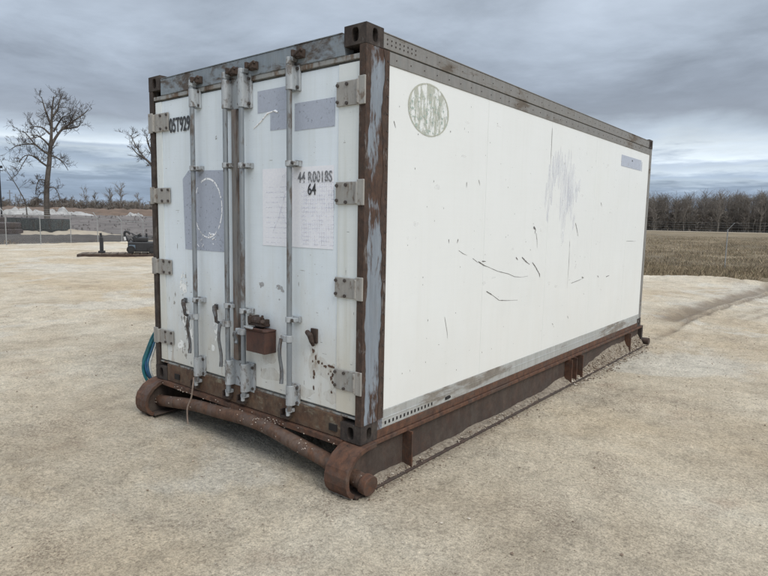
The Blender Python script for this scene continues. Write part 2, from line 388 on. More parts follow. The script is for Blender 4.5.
# ------------------------------------------------------------------ ground
def build_ground():
    rr = [.45]
    while rr[-1] < 60: rr.append(rr[-1]*1.0135)
    while rr[-1] < 6500: rr.append(rr[-1]*1.07)
    aa = list(np.arange(-84, 8, .17)) + list(np.arange(8, 276, 2.0))
    rr = np.array(rr); aa = np.radians(np.array(aa)); na = len(aa)
    A, RR = np.meshgrid(aa, rr)
    X = CAM.x + np.sin(A)*RR; Y = CAM.y + np.cos(A)*RR
    Z, Mk = ground_z(X, Y)
    flat = sstep(RR, 300, 800)
    Z = Z*(1-flat) + (-.4)*flat
    v = np.stack([X, Y, Z], -1).reshape(-1, 3)
    nr = len(rr)
    i = np.arange(nr-1)[:, None]; j = np.arange(na)[None, :]
    j2 = (j+1) % na
    q = np.stack([i*na+j, i*na+j2, (i+1)*na+j2, (i+1)*na+j], -1).reshape(-1, 4)[:, ::-1]
    fm = Mk.reshape(-1)[q].mean(1)
    for name, sel in (('dirt_yard', fm > .5), ('grass_field', fm <= .5)):
        qq = q[sel]; used, inv = np.unique(qq, return_inverse=True)
        me = bpy.data.meshes.new(name)
        me.vertices.add(len(used)); me.vertices.foreach_set('co', v[used].astype(np.float32).ravel())
        me.loops.add(qq.size); me.loops.foreach_set('vertex_index', inv.reshape(-1).astype(np.int32))
        me.polygons.add(len(qq)); me.polygons.foreach_set('loop_start', np.arange(0, qq.size, 4, dtype=np.int32))
        me.polygons.foreach_set('loop_total', np.full(len(qq), 4, dtype=np.int32))
        me.update(); me.validate()
        at = me.attributes.new('yard', 'FLOAT', 'POINT'); at.data.foreach_set('value', Mk.reshape(-1)[used].astype(np.float32))
        at = me.attributes.new('track', 'FLOAT', 'POINT'); at.data.foreach_set('value', track_edge_tone(v[used][:,0], v[used][:,1]).astype(np.float32))
        me.polygons.foreach_set('use_smooth', [True]*len(me.polygons))
        me.materials.append(M['earth'])
        o = bpy.data.objects.new(name, me); COL.objects.link(o); o['kind'] = 'structure'
    # under the first ring
    mb = MB(); n = 40
    zc = float(ground_z(np.array([CAM.x]), np.array([CAM.y]))[0][0])
    return
def earth_mat():
    mt, t, b = new_mat('earth'); v = objv(t)
    # ---- packed clay
    c = ramp(t, noise_n(t, v, .55, 8, .6, .3), [(.30, (.42,.352,.258)), (.5, (.535,.468,.362)), (.70, (.60,.55,.45))])
    tan = ramp(t, noise_n(t, mapv(t, v, (.35,1,1), (2,9,3)), .30, 6, .6), [(.46, 0.0), (.66, .75)])
    c = mixc(t, tan, c, (.48,.38,.25))
    pale = ramp(t, noise_n(t, mapv(t, v, (1,1,1), (7,4,1)), .38, 7, .55, .8), [(.545, 0.0), (.585, .55), (.75, .8)])
    c = mixc(t, pale, c, (.57,.54,.47))
    red = ramp(t, noise_n(t, mapv(t, v, (1,1,1), (1,4,8)), 1.7, 6, .65), [(.60, 0.0), (.72, .45)])
    c = mixc(t, red, c, (.40,.30,.22))
    g = noise_n(t, v, 38, 6, .72)
    c = mixc(t, 1.0, c, ramp(t, g, [(.30, .58), (.5, 1.0), (.72, 1.30)]), 'MULTIPLY')
    g3 = noise_n(t, v, 105, 3, .8)
    c = mixc(t, 1.0, c, ramp(t, g3, [(.36, .70), (.5, 1.02), (.66, 1.20)]), 'MULTIPLY')
    clus = ramp(t, noise_n(t, mapv(t, v, (1,1,1), (4,9,1)), 1.25, 7, .68, .4), [(.52, 0.0), (.62, 1.0)])
    grit = ramp(t, noise_n(t, v, 62, 4, .75), [(.50, 0.0), (.57, 1.0)])
    c = mixc(t, mth(t, 'MULTIPLY', mth(t, 'MULTIPLY', clus, grit), .58), c, (.165,.120,.088))
    g2 = noise_n(t, v, 7, 6, .65)
    c = mixc(t, 1.0, c, ramp(t, g2, [(.30, .86), (.5, 1.0), (.72, 1.10)]), 'MULTIPLY')
    c = mixc(t, 1.0, c, ramp(t, noise_n(t, mapv(t, v, (1,1,1), (8,2,5)), 3.1, 9, .74, .3), [(.36, .84), (.5, 1.02), (.64, 1.10)]), 'MULTIPLY')
    # scattered grit
    vo = N(t, 'ShaderNodeTexVoronoi'); vo.inputs['Scale'].default_value = 75; vo.inputs['Randomness'].default_value = 1
    t.links.new(v, vo.inputs['Vector'])
    gate = ramp(t, noise_n(t, v, 1.9, 5, .6), [(.44, 0.0), (.60, 1.0)])
    pb = ramp(t, vo.outputs['Distance'], [(.14, 1.0), (.24, 0.0)])
    pbc = ramp(t, N(t, 'ShaderNodeSeparateColor').outputs[0], [(0, .5)])
    sc_ = N(t, 'ShaderNodeSeparateColor'); t.links.new(vo.outputs['Color'], sc_.inputs[0])
    pick = ramp(t, sc_.outputs[0], [(.55, 0.0), (.6, 1.0)])
    pm = mth(t, 'MULTIPLY', mth(t, 'MULTIPLY', pb, pick), gate)
    pcol = ramp(t, sc_.outputs[1], [(0, (.14,.11,.085)), (.5, (.26,.22,.17)), (1, (.55,.52,.47))])
    c = mixc(t, mth(t, 'MULTIPLY', pm, .8), c, pcol)
    gt = N(t, 'ShaderNodeAttribute', attribute_name='track')
    c = mixc(t, mth(t, 'MULTIPLY', gt.outputs['Fac'], .72, clamp=True), c, (.145,.108,.075))
    s = N(t, 'ShaderNodeSeparateXYZ'); t.links.new(v, s.inputs[0])
    # ---- dry grass
    f = ramp(t, noise_n(t, mapv(t, v, (1,1,1), (3,3,3)), .11, 7, .62), [(.35, (.115,.092,.058)), (.5, (.19,.150,.095)), (.65, (.25,.200,.130))])
    f2 = noise_n(t, v, 9, 6, .7)
    f = mixc(t, 1.0, f, ramp(t, f2, [(.3, .65), (.5, 1.0), (.7, 1.3)]), 'MULTIPLY')
    gr = ramp(t, noise_n(t, mapv(t, v, (1,1,1), (13,3,3)), .5, 5, .6), [(.5, 0.0), (.7, .35)])
    f = mixc(t, gr, f, (.13,.115,.065))
    at = N(t, 'ShaderNodeAttribute', attribute_name='yard')
    ym = mth(t, 'ADD', at.outputs['Fac'], mth(t, 'MULTIPLY', mth(t, 'SUBTRACT', noise_n(t, v, 3.5, 6, .7), .5), .9))
    ym = ramp(t, ym, [(.42, 0.0), (.58, 1.0)])
    lk(t, mixc(t, ym, f, c), b.inputs['Base Color'])
    b.inputs['Roughness'].default_value = .92; b.inputs['Specular IOR Level'].default_value = .25
    h = mth(t, 'ADD', mth(t, 'MULTIPLY', noise_n(t, v, 13, 7, .7), 1.0), mth(t, 'MULTIPLY', g, .35))
    h = mth(t, 'ADD', h, mth(t, 'MULTIPLY', pm, .35))
    h = mth(t, 'ADD', h, mth(t, 'MULTIPLY', noise_n(t, v, 48, 4, .75), .5))
    bump(t, b, h, 1.0, .040)
    return mt
M['earth'] = earth_mat()
build_ground()
def gz(x, y):
    return float(ground_z(np.array([float(x)]), np.array([float(y)]))[0][0])

# ------------------------------------------------------------------ the container
root = empty('shipping_container', (0, 0, HS), 0, 'white refrigerated shipping container with rusty frame and closed double doors, on a rusty skid', 'shipping container')
L, W, H = 6.058, 2.438, 2.591

def casting(x0, x1, y0, y1, z0, z1, faces, name='corner_casting'):
    """hollow steel block; each listed face carries an oblong hole cut into it"""
    mb = MB(); t = .012
    # faces: dict side -> True; build all six faces, holed ones as ring + recess
    def face(o, u, v, nrm, holed, hu, hv):
        o, u, v, nrm = map(Vector, (o, u, v, nrm))
        if not holed:
            mb.add([o, o+u, o+u+v, o+v], [(0,1,2,3)]); return
        n = 20; c = o + u*.5 + v*.5; un = u.normalized(); vn = v.normalized()
        inner = []; outer = []
        for k in range(n):
            a = 2*math.pi*(k+.5)/n; ca, sa = math.cos(a), math.sin(a)
            inner.append(c + un*hu*math.copysign(abs(ca)**.7, ca) + vn*hv*math.copysign(abs(sa)**.7, sa))
            s = 1/max(abs(ca), abs(sa))
            outer.append(c + u*.5*ca*s + v*.5*sa*s)
        deep = [p - nrm*.05 for p in inner]
        vs = outer + inner + deep
        fs = [(k, (k+1) % n, n+(k+1) % n, n+k) for k in range(n)] + [(n+k, n+(k+1) % n, 2*n+(k+1) % n, 2*n+k) for k in range(n)] + [tuple(range(2*n, 3*n))]
        mb.add(vs, fs)
        # outer corners
        cs = [o, o+u, o+u+v, o+v]
        for q in cs:
            near = sorted(range(n), key=lambda k: (outer[k]-q).length)[:2]
            mb.add([q, outer[near[0]], outer[near[1]]], [(0,1,2)])
    X, Y, Z = x1-x0, y1-y0, z1-z0
    face((x0,y0,z0), (X,0,0), (0,0,Z), (0,-1,0), 'front' in faces, .028, .042)
    face((x1,y0,z0), (0,Y,0), (0,0,Z), (1,0,0), 'right' in faces, .024, .040)
    face((x0,y1,z0), (X,0,0), (0,0,Z), (0,1,0), False, 0, 0)
    face((x0,y0,z0), (0,Y,0), (0,0,Z), (-1,0,0), 'left' in faces, .024, .040)
    face((x0,y0,z1), (X,0,0), (0,Y,0), (0,0,1), 'top' in faces, .060, .032)
    face((x0,y0,z0), (X,0,0), (0,Y,0), (0,0,-1), False, 0, 0)
    o = mb.build(name, M['casting'], root)
    return o
cw, cd, ch = .178, .162, .118
for ix in (0, 1):
    for iy in (0, 1):
        for iz in (0, 1):
            x0, x1 = (-W, -W+cw) if ix == 0 else (-cw, 0)
            y0, y1 = (0, cd) if iy == 0 else (L-cd, L)
            z0, z1 = (0, ch) if iz == 0 else (H-ch, H)
            fs = {'left' if ix == 0 else 'right', 'top' if iz else 'bottom'} | ({'front'} if iy == 0 else {'rear'})
            if iy == 0: fs.add('front')
            casting(x0, x1, y0, y1, z0, z1, fs)
zb, zt = ch, H-ch
# near right post: narrow front flange, broad side web with ragged rusty edge strips
pr = MB().box(-.050, -.001, .001, .07, zb, zt).box(-.05, -.0025, .07, .215, zb, zt).build('corner_post', M['post'], root, .004)
e = MB()
def ragged(mb, x, ya, yb, z0, z1, amp, seed, thick=.003, side='both', step=.02):
    """thin flaking edge strip lying on the side web"""
    n = int((z1-z0)/step); l = []; r_ = []
    for i in range(n+1):
        z_ = z0 + (z1-z0)*i/n
        l.append((ya + amp*noise.noise(Vector((seed, z_*3.1, 0))) + .4*amp*noise.noise(Vector((seed, z_*17, 5))), z_))
        r_.append((yb, z_))
    vs = []
    for (a, b_) in zip(l, r_): vs += [(x, a[0], a[1]), (x, b_[0], b_[1]), (x-thick, a[0], a[1]), (x-thick, b_[0], b_[1])]
    fs = []
    for i in range(n):
        o = i*4
        fs += [(o, o+1, o+5, o+4), (o, o+4, o+6, o+2), (o+1, o+3, o+7, o+5)]
    mb.add(vs, fs)
ragged(e, .0015, .172, .222, .13, 2.47, .030, 3.3, .010)
e.build('edge_strip', M['post_edge'], pr)
e = MB(); ragged(e, .0012, .036, .0, .12, 2.47, .028, 8.3, .004)
e.build('rust_scale', M['post_edge'], pr)
MB().box(-.0495, -.0015, -.0012, .0008, .12, 2.47).build('rust_scale', M['post_edge'], pr)
bl = MB()
for k in range(22):
    zz_ = .2 + k*.105
    bl.tube([(-.002, .205, zz_), (.006, .205, zz_)], .006, 8)
tag(bl.build('rivet', M['bolt'], pr), kind='stuff')
pl = MB().box(-W+.001, -W+.058, .001, .07, zb, zt).box(-W+.0025, -W+.05, .07, .215, zb, zt).build('corner_post', M['post_dark'], root, .004)
for sx in (0, 1):
    x0, x1 = (-W+.002, -W+.06) if sx == 0 else (-.06, -.002)
    MB().box(x0, x1, L-.075, L-.002, zb, zt).build('corner_post', M['rail'], root, .004)
# header with lower lip
hd = MB().box(-W+cw, -cw, .004, .09, 2.425, 2.556).build('header', M['header'], root, .004)
MB().box(-W+.058, -.05, .009, .08, 2.394, 2.4247).build('header_lip', M['lip'], hd, .003)
MB().box(-W+cw+.02, -cw-.02, .0, .09, 2.5563, 2.562).build('header_cap', M['header'], hd, .001)
# sill
sl_ = MB().box(-W+cw, -cw, .006, .10, .002, .150).build('sill', M['sill'], root, .004)
MB().box(-W+.058, -.05, .016, .09, .1503, .163).build('sill_lip', M['lip'], sl_, .002)
for px_ in (-2.10, -.245):
    MB().box(px_-.035, px_+.035, -.004, .0055, .04, .085).build('sill_slot_shade', M['dark'], sl_)  # solid dark block, colour stands in for the shade in a slot
# doors
def make_door(x0, x1, hinge_right):
    d = MB().box(x0+.012, x1-.012, .022, .075, .176, 2.382).build('door', M['door'], root, .006)
    g = MB()
    for a in ((x0, x1, .164, .176), (x0, x1, 2.382, 2.393), (x0, x0+.012, .176, 2.382), (x1-.012, x1, .176, 2.382)):
        g.box(a[0], a[1], .030, .07, a[2], a[3])
    g.build('door_gasket', M['gasket'], d)
    if hinge_right: MB().box(x1-.185, x1-.013, .0165, .0218, .178, 2.380).build('hinge_strip', M['cream'], d, .0015)
    else: MB().box(x0+.013, x0+.105, .0165, .0218, .178, 2.380).build('hinge_strip', M['cream'], d, .0015)
    return d
dl = make_door(-2.380, -1.252, False)
dr = make_door(-1.248, -.050, True)
MB().box(-1.292, -1.236, -.012, .0215, .353, 2.212).build('astragal', M['strip'], dl, .005)
FY = .0215                                   # door face plane
# hinges
bolt_me = None
def bolt_at(parent, x, y, z_, r_=.010, axis='y', t=.010):
    global bolt_me
    if bolt_me is None:
        mb = MB().tube([(0, 0, 0), (0, -.010, 0)], .011, 6)
        o = mb.build('bolt', M['bolt'], parent, .0015); bolt_me = o.data
        o.location = (x, y, z_); return o
    o = bpy.data.objects.new('bolt', bolt_me); COL.objects.link(o); o.parent = parent; o.location = (x, y, z_)
    o.rotation_euler = (0, rnd.uniform(0, 3), 0); return o
def hinge_r(z0, z1):
    mb = MB().box(-.245, -.062, .004, .0162, z0, z1)
    mb.tube([(-.056, .0, z0+.004), (-.056, .0, z1-.004)], .016, 12)
    mb.box(-.052, .004, -.012, .0005, z0-.006, z1+.012)
    o = mb.build('hinge', M['hinge'], root, .004)
    for bx, bz in ((-.232, .18), (-.232, .84), (-.155, .10), (-.155, .86)): bolt_at(o, bx, .004, z0+(z1-z0)*bz)
    return o
def hinge_l(z0, z1):
    mb = MB().box(-W+.068, -W+.275, .004, .0162, z0, z1)
    mb.tube([(-W+.062, .0, z0+.004), (-W+.062, .0, z1-.004)], .016, 12)
    mb.box(-W-.004, -W+.058, -.012, .0005, z0-.006, z1+.008)
    o = mb.build('hinge', M['hinge'], root, .004)
    for bx, bz in ((.258, .15), (.258, .86), (.165, .15), (.165, .86)): bolt_at(o, -W+bx, .004, z0+(z1-z0)*bz)
    return o
for a in ((2.125, 2.275), (1.525, 1.665), (.935, 1.065), (.33, .465)): hinge_r(*a)
for a in ((2.135, 2.285), (1.54, 1.67), (.935, 1.065), (.325, .45)): hinge_l(*a)
# lock bars
def lock_bar(x, mid, bz, tz, hub=None, hbot=.3, bent=0):
    yb = -.038
    b = MB().tube([(x, yb, .10), (x, yb, .5), (x, yb, 1.2), (x, yb, 2.0), (x, yb, 2.44)], .0185, 14).build('lock_bar', M['galv'], root, smooth=True)
    def bracket(z0, z1, wl, wr):
        mb = MB().box(x-wl, x+wr, .002, .0213, z0, z1)
        n = 10
        prof = [(x + .030*math.cos(math.pi*k/n), -.034 - .026*math.sin(math.pi*k/n)) for k in range(n+1)]
        prof = [(x+.030, .003)] + prof + [(x-.030, .003)]
        mb.prism(prof, 'z', z0+.004, z1-.004)
        o = mb.build('bracket', M['plate'], b, .003)
        for bx in (x-wl+.014, x+wr-.014):
            for q in (.14, .86): pass
        mb2 = MB()
        for q in (.14, .86):
            mb2.tube([(x+wr-.012, .002, z0+(z1-z0)*q), (x+wr-.012, -.010, z0+(z1-z0)*q)], .011, 6)
            if wl > .03: mb2.tube([(x-wl+.012, .002, z0+(z1-z0)*q), (x-wl+.012, -.010, z0+(z1-z0)*q)], .011, 6)
        mb2.build('bolt', M['bolt'], b)
    bracket(*tz); bracket(*bz)
    for zc in mid:                            # guide clamps
        mb = MB()
        mb.box(x-.030, x+.062, -.004, .0213, zc-.020, zc+.020)
        mb.tube([(x, yb, zc-.019), (x, yb, zc+.019)], .027, 14)
        mb.box(x+.018, x+.058, -.050, -.004, zc-.014, zc+.014)
        mb.build('guide_clamp', M['plate'], b, .003)
        MB().tube([(x+.046, -.050, zc), (x+.046, -.060, zc)], .011, 6).build('bolt', M['bolt'], b)
    # cams at both ends reach into keepers on the header and sill
    mb = MB().box(x-.022, x+.022, -.052, -.010, 2.425, 2.452).tube([(x, yb, 2.43), (x, yb, 2.475)], .022, 12)
    mb.box(x-.006, x+.034, -.04, .003, 2.445, 2.475)
    mb.build('cam', M['plate'], b, .004)
    mb = MB().box(x-.030, x+.012, -.048, .004, .085, .112).tube([(x-.012, yb, .06), (x-.012, yb, .10)], .016, 8)
    mb.build('cam', M['plate'], b, .004)
    if hub:
        mb = MB().box(x-.060, x-.012, -.066, -.028, hub-.022, hub+.022).tube([(x, yb, hub-.024), (x, yb, hub+.024)], .026, 12)
        mb.build('handle_hub', M['plate'], b, .003)
        pts = []
        for i in range(9):
            t_ = i/8; pts.append((x-.048 - .012*math.sin(t_*math.pi)*(1 if bent else .7), -.070 - .010*math.sin(t_*math.pi*2), hub - (hub-hbot)*t_))
        mb = MB()
        for i in range(8):
            a, c = pts[i], pts[i+1]
            mb.tube([a, c], .0125 if i < 7 else .014, 6)
        mb.build('handle', M['handle'], b, smooth=False)
    return b
lock_bar(-1.745, (1.808, .770), (.140, .305, .034, .048), (2.270, 2.412, .036, .042), .633, .33)
lock_bar(-1.325, (1.812, .768), (.150, .350, .050, .125), (2.215, 2.425, .052, .128), .628, .29, 1)
lock_bar(-1.135, (1.803, .748), (.130, .352, .034, .070), (2.205, 2.440, .060, .056), .592, .50)
lock_bar(-.630, (1.795, .745), (.135, .285, .048, .052), (2.265, 2.428, .050, .052), .610, .29)
# cam keepers on the header, dark and rusted
for kx, kw, kz in ((-1.700, .085, 2.478), (-1.255, .085, 2.480), (-1.035, .085, 2.488), (-.560, .080, 2.495)):
    mb = MB()
    mb.box(kx-kw*.5, kx+kw*.5, -.020, .004, kz-.032, kz+.022)
    mb.box(kx-kw*.45, kx-kw*.2, -.058, -.018, kz-.024, kz+.018)
    mb.box(kx+kw*.1, kx+kw*.52, -.050, -.018, kz-.030, kz+.006)
    mb.tube([(kx, -.045, kz-.01), (kx+.05, -.040, kz+.012)], .013, 8)
    o = mb.build('cam_keeper', M['keeper'], root, .004)
for kx in (-1.80, -1.36, -1.18, -.68):
    mb = MB().box(kx-.06, kx+.03, -.030, .006, .028, .045).box(kx-.06, kx-.045, -.03, .006, .045, .088).box(kx+.02, kx+.035, -.03, .006, .045, .085)
    mb.build('cam_keeper', M['keeper'], root, .003)
# handle catches
def catch(x, z_, s=1):
    pts = [(x-.070*s, .012, z_+.055), (x-.045*s, -.020, z_+.062), (x-.012*s, -.040, z_+.040), (x+.006*s, -.042, z_), (x+.002*s, -.036, z_-.045), (x-.016*s, .0, z_-.062)]
    mb = MB().tube(pts, [.011,.016,.019,.015,.013,.012], 8)
    mb.box(x-.088*s, x-.050*s, .010, .0213, z_+.035, z_+.078)
    mb.tube([(x-.018, .012, z_-.056), (x+.012, -.02, z_-.085)], .009, 6)
    mb.build('handle_catch', M['handle'], root, .002)
catch(-1.905, .68); catch(-1.475, .672)
mb = MB()
mb.tube([(-.500, .015, .655), (-.470, -.02, .675), (-.435, -.03, .66), (-.430, -.02, .62), (-.445, .01, .585)], [.014,.018,.02,.017,.012], 8)
mb.box(-.47, -.41, .008, .0213, .60, .70); mb.build('handle_catch', M['keeper'], root, .003)
# rust-brown lock cover box with latch lugs
lb = MB()
lb.prism([(-1.045, -.085), (-.835, -.085), (-.835, .021), (-1.045, .021)], 'z', .470, .625)
lb.box(-1.049, -.831, -.089, .021, .6253, .640)
box_o = lb.build('lock_box', M['lockbox'], root, .006)
mb = MB()
mb.tube([(-1.03, -.03, .69), (-.93, -.03, .695)], .030, 12).box(-1.06, -.90, -.055, .021, .655, .672).box(-1.045, -1.02, -.07, .02, .672, .725)
mb.tube([(-.92, -.02, .66), (-.90, -.05, .70)], .018, 8).box(-.935, -.905, -.05, .02, .66, .705)
mb.tube([(-1.035, -.05, .70), (-1.035, -.05, .735)], .010, 6).tube([(-.925, -.03, .70), (-.925, -.03, .738)], .010, 6)
mb.build('latch', M['keeper'], box_o, .004)
MB().box(-1.048, -.95, -.105, -.090, .642, .656).build('padlock_hasp', M['plate'], box_o, .003)
MB().box(-1.03, -.85, -.097, -.0895, .640, .652).build('lock_box_lid', M['lockbox'], box_o, .003)

# ---- prints and wear on the doors (thin, just proud of the paint)
def flat_front(name, poly, mat, parent, y=FY-.002, t=.0012):
    mb = MB().prism(poly, 'y', y, y+t); return mb.build(name, mat, parent)
def rectp(x0, z1, x1, z0): return [(x0, z0), (x1, z0), (x1, z1), (x0, z1)]
flat_front('removed_decal', [(-1.985,1.735), (-1.90,1.800), (-1.375,1.785), (-1.375,1.165), (-1.965,1.165)], M['ghost'], dl)
def ringpoly(cx, cz, rx, rz, w_, a0, a1, n=36):
    o = [(cx+rx*math.cos(a0+(a1-a0)*k/n), cz+rz*math.sin(a0+(a1-a0)*k/n)) for k in range(n+1)]
    i = [(cx+(rx-w_)*math.cos(a0+(a1-a0)*k/n), cz+(rz-w_)*math.sin(a0+(a1-a0)*k/n)) for k in range(n+1)]
    return o, i
def ring_front(name, cx, cz, rx, rz, w_, a0, a1, mat, parent, y):
    o, i = ringpoly(cx, cz, rx, rz, w_, a0, a1); mb = MB(); n = len(o)
    vs = [(p[0], y, p[1]) for p in o] + [(p[0], y, p[1]) for p in i]
    mb.add(vs, [(k, k+1, n+k+1, n+k) for k in range(n-1)]); return mb.build(name, mat, parent)
ring_front('ring_print', -1.640, 1.500, .190, .235, .014, R(20), R(118), M['ring_white'], dl, FY-.0035)
ring_front('ring_print', -1.640, 1.500, .190, .235, .012, R(135), R(375), M['ring_white'], dl, FY-.0035)
mb = MB()
for k in range(7):
    x_ = -1.60+rnd.uniform(-.05,.09); z_ = 1.285+rnd.uniform(-.03,.05)
    mb.tube([(x_, FY-.003, z_), (x_+rnd.uniform(-.03,.04), FY-.003, z_+rnd.uniform(-.02,.02))], .006, 5)
mb.build('paint_scrape', M['ring_white'], dl)
mb = MB()
for k in range(18):
    x_ = rnd.uniform(-1.90,-1.42); z_ = rnd.choice([1.24, 1.23, 1.33])+rnd.uniform(-.03,.03)
    mb.tube([(x_, FY-.003, z_), (x_+rnd.uniform(-.03,.03), FY-.003, z_+rnd.uniform(-.03,.03))], .0025, 4)
mb.build('paint_scrape', M['ring_white'], dl)
flat_front('removed_decal', rectp(-1.025, 2.315, -.69, 2.165), M['ghost'], dr)
flat_front('removed_decal', rectp(-.89, 2.162, -.672, 2.035), M['ghost'], dr)
flat_front('removed_decal', rectp(-.640, 2.192, -.270, 2.015), M['ghost'], dr)
flat_front('pale_decal', rectp(-.975, 1.775, -.275, 1.238), M['ghost_light'], dr)
mb = MB()
for i in range(15):
    x_ = -.57+i*.021; mb.box(x_, x_+.0035, FY-.0036, FY-.003, 1.26, 1.66)
for i in range(16):
    z_ = 1.26+i*.027; mb.box(-.57, -.27, FY-.0042, FY-.0038, z_, z_+.0045)
for i in range(12):
    z_ = 1.26+i*.035; mb.box(-.94, -.69, FY-.0036, FY-.003, z_, z_+.0035)
mb.build('table_print', M['grid_ink'], dr)
mb = MB()
mb.tube([(-.715, FY-.004, 1.735), (-.725, FY-.004, 1.62), (-.80, FY-.004, 1.44), (-.86, FY-.004, 1.34)], .0028, 4)
mb.tube([(-.80, FY-.004, 1.52), (-.75, FY-.004, 1.44), (-.70, FY-.004, 1.36)], .0024, 4)
mb.tube([(-.76, FY-.004, 1.715), (-.715, FY-.004, 1.738)], .0075, 5)
mb.tube([(-.72, FY-.004, 1.735), (-.63, FY-.004, 1.700)], .002, 4)
mb.build('arrow_print', M['grid_ink'], dr)
mb = MB().tube([(-1.07, FY-.002, 2.065), (-1.0, FY-.002, 2.10), (-.92, FY-.002, 2.155), (-.84, FY-.002, 2.165)], [.004,.005,.006,.004], 5)
mb.tube([(-.84, FY-.002, 2.165), (-.80, FY-.002, 2.15)], .008, 5); mb.build('scrape', M['ring_white'], dr)

def text_mesh(name, s, size, mat, parent, loc, rot, sx=1.0, bold=.0, spacing=1.0):
    cu = bpy.data.curves.new('t', 'FONT'); cu.body = s; cu.size = size; cu.offset = bold; cu.extrude = .0006
    cu.space_character = spacing; cu.align_x = 'LEFT'
    o = bpy.data.objects.new('t', cu); COL.objects.link(o)
    dg = bpy.context.evaluated_depsgraph_get(); dg.update()
    me = bpy.data.meshes.new_from_object(o.evaluated_get(dg)); bpy.data.objects.remove(o); bpy.data.curves.remove(cu)
    me.transform(Matrix.Diagonal((sx, 1, 1, 1)))
    me.transform(Matrix.Translation(loc) @ rot)
    me.materials.clear(); me.materials.append(mat)
    ob = bpy.data.objects.new(name, me); COL.objects.link(ob); ob.parent = parent; return ob
RF = Matrix.Rotation(R(90), 4, 'X')
text_mesh('lettering', '05T929', .158, M['ink'], dl, Vector((-2.160, FY-.006, 2.120)), RF, .60, .0035, 1.02)
text_mesh('lettering', '44 R0018S', .098, M['ink_faint'], dr, Vector((-.606, FY-.006, 1.672)), RF, .70, .002, 1.08)
text_mesh('lettering', '64', .105, M['ink'], dr, Vector((-.512, FY-.006, 1.590)), RF, .76, .0012, 1.02)
# peeled spots and rust blisters on the right door
def blob_front(mb, x, z_, rx, rz, y, seed, n=14):
    vs = []
    for k in range(n):
        a = 2*math.pi*k/n; q = 1+.55*noise.noise(Vector((math.cos(a)*1.3+seed, math.sin(a)*1.3, seed)))
        vs.append((x+rx*q*math.cos(a), y, z_+rz*q*math.sin(a)))
    mb.add(vs, [tuple(range(n))])
mb = MB()
for i, (x_, z_, a, b_) in enumerate([(-.43,.50,.010,.022), (-.405,.475,.018,.016), (-.37,.47,.012,.010), (-.34,.455,.020,.012), (-.30,.465,.018,.012), (-.275,.462,.022,.010),
        (-.272,.41,.010,.018), (-.285,.385,.012,.022), (-.27,.36,.012,.014), (-.445,.39,.012,.030), (-.45,.36,.010,.014), (-.45,.29,.010,.022), (-.28,.29,.010,.014),
        (-.50,.66,.014,.012), (-.455,.545,.016,.020), (-.46,.47,.008,.012), (-.29,.43,.008,.008), (-.31,.41,.006,.010)]):
    blob_front(mb, x_, z_, a*.8, b_*.75, FY-.0015, i*3.7)
mb.build('rust_blister', M['rustpatch'], dr)
mb = MB()
for i, (x_, z_, a, b_) in enumerate([(-.45,.44,.05,.10), (-.36,.44,.09,.07), (-.28,.40,.045,.09), (-.29,.26,.06,.05), (-.46,.60,.035,.08), (-.93,.42,.07,.05), (-.90,.30,.12,.05), (-.55,.24,.10,.04)]):
    blob_front(mb, x_, z_, a, b_, FY-.0011, 400+i*3.7, 20)
mb.build('rust_stain', decal('rust_stain_print', (.42,.34,.25), .52, 26, (1,1,.5), edge=.2, fade=.28), dr)
mb = MB()
for i, (x_, z_, a, b_) in enumerate([(-.995,.955,.030,.016), (-.80,.945,.040,.018), (-.765,.925,.018,.012), (-.70,.83,.010,.02), (-.80,.86,.008,.006)]):
    blob_front(mb, x_, z_, a, b_, FY-.0015, 50+i*3.7)
mb.build('scuff', decal('grey_scuff', (.34,.34,.34), .46, 45, edge=.08, fade=.8), dr)
mb = MB()
for i in range(60):
    x_ = rnd.uniform(-1.03, -.06) if i % 2 else rnd.uniform(-2.34, -1.35); z_ = .2+rnd.random()**1.8*1.9; l = rnd.uniform(.01,.05)
    a = rnd.choice([0, 0, 1.4, 1.57, rnd.uniform(0, 3.1)])
    blob_front(mb, x_, z_, max(.002, l*abs(math.cos(a))*.6), max(.002, l*abs(math.sin(a))*.5), FY-.0012 if not -.24 < x_ else .0152, 90+i)
mb.build('scuff', decal('fine_scuffs', (.30,.29,.28), .45, 60, edge=.08, fade=.75), dr)
mb = MB()
for i, (x_, z_, a, b_) in enumerate([(-2.0,.86,.05,.10), (-1.97,.60,.06,.10), (-1.93,.48,.05,.12), (-2.05,.34,.07,.05), (-1.56,.56,.03,.10), (-1.60,.40,.02,.05)]):
    blob_front(mb, x_, z_, a, b_, FY-.0014, 150+i*3.1)
mb.build('peeling_paint', decal('bare_peel', (.80,.82,.80), .50, 20, edge=.02), dl)
mb = MB()
for i in range(26):
    x_ = rnd.gauss(-1.98, .07); z_ = rnd.uniform(.25, .95); blob_front(mb, x_, z_, rnd.uniform(.004,.014), rnd.uniform(.008,.03), FY-.0018, 190+i)
mb.build('scuff', decal('left_scuffs', (.33,.31,.28), .47, 40, edge=.06, fade=.8), dl)

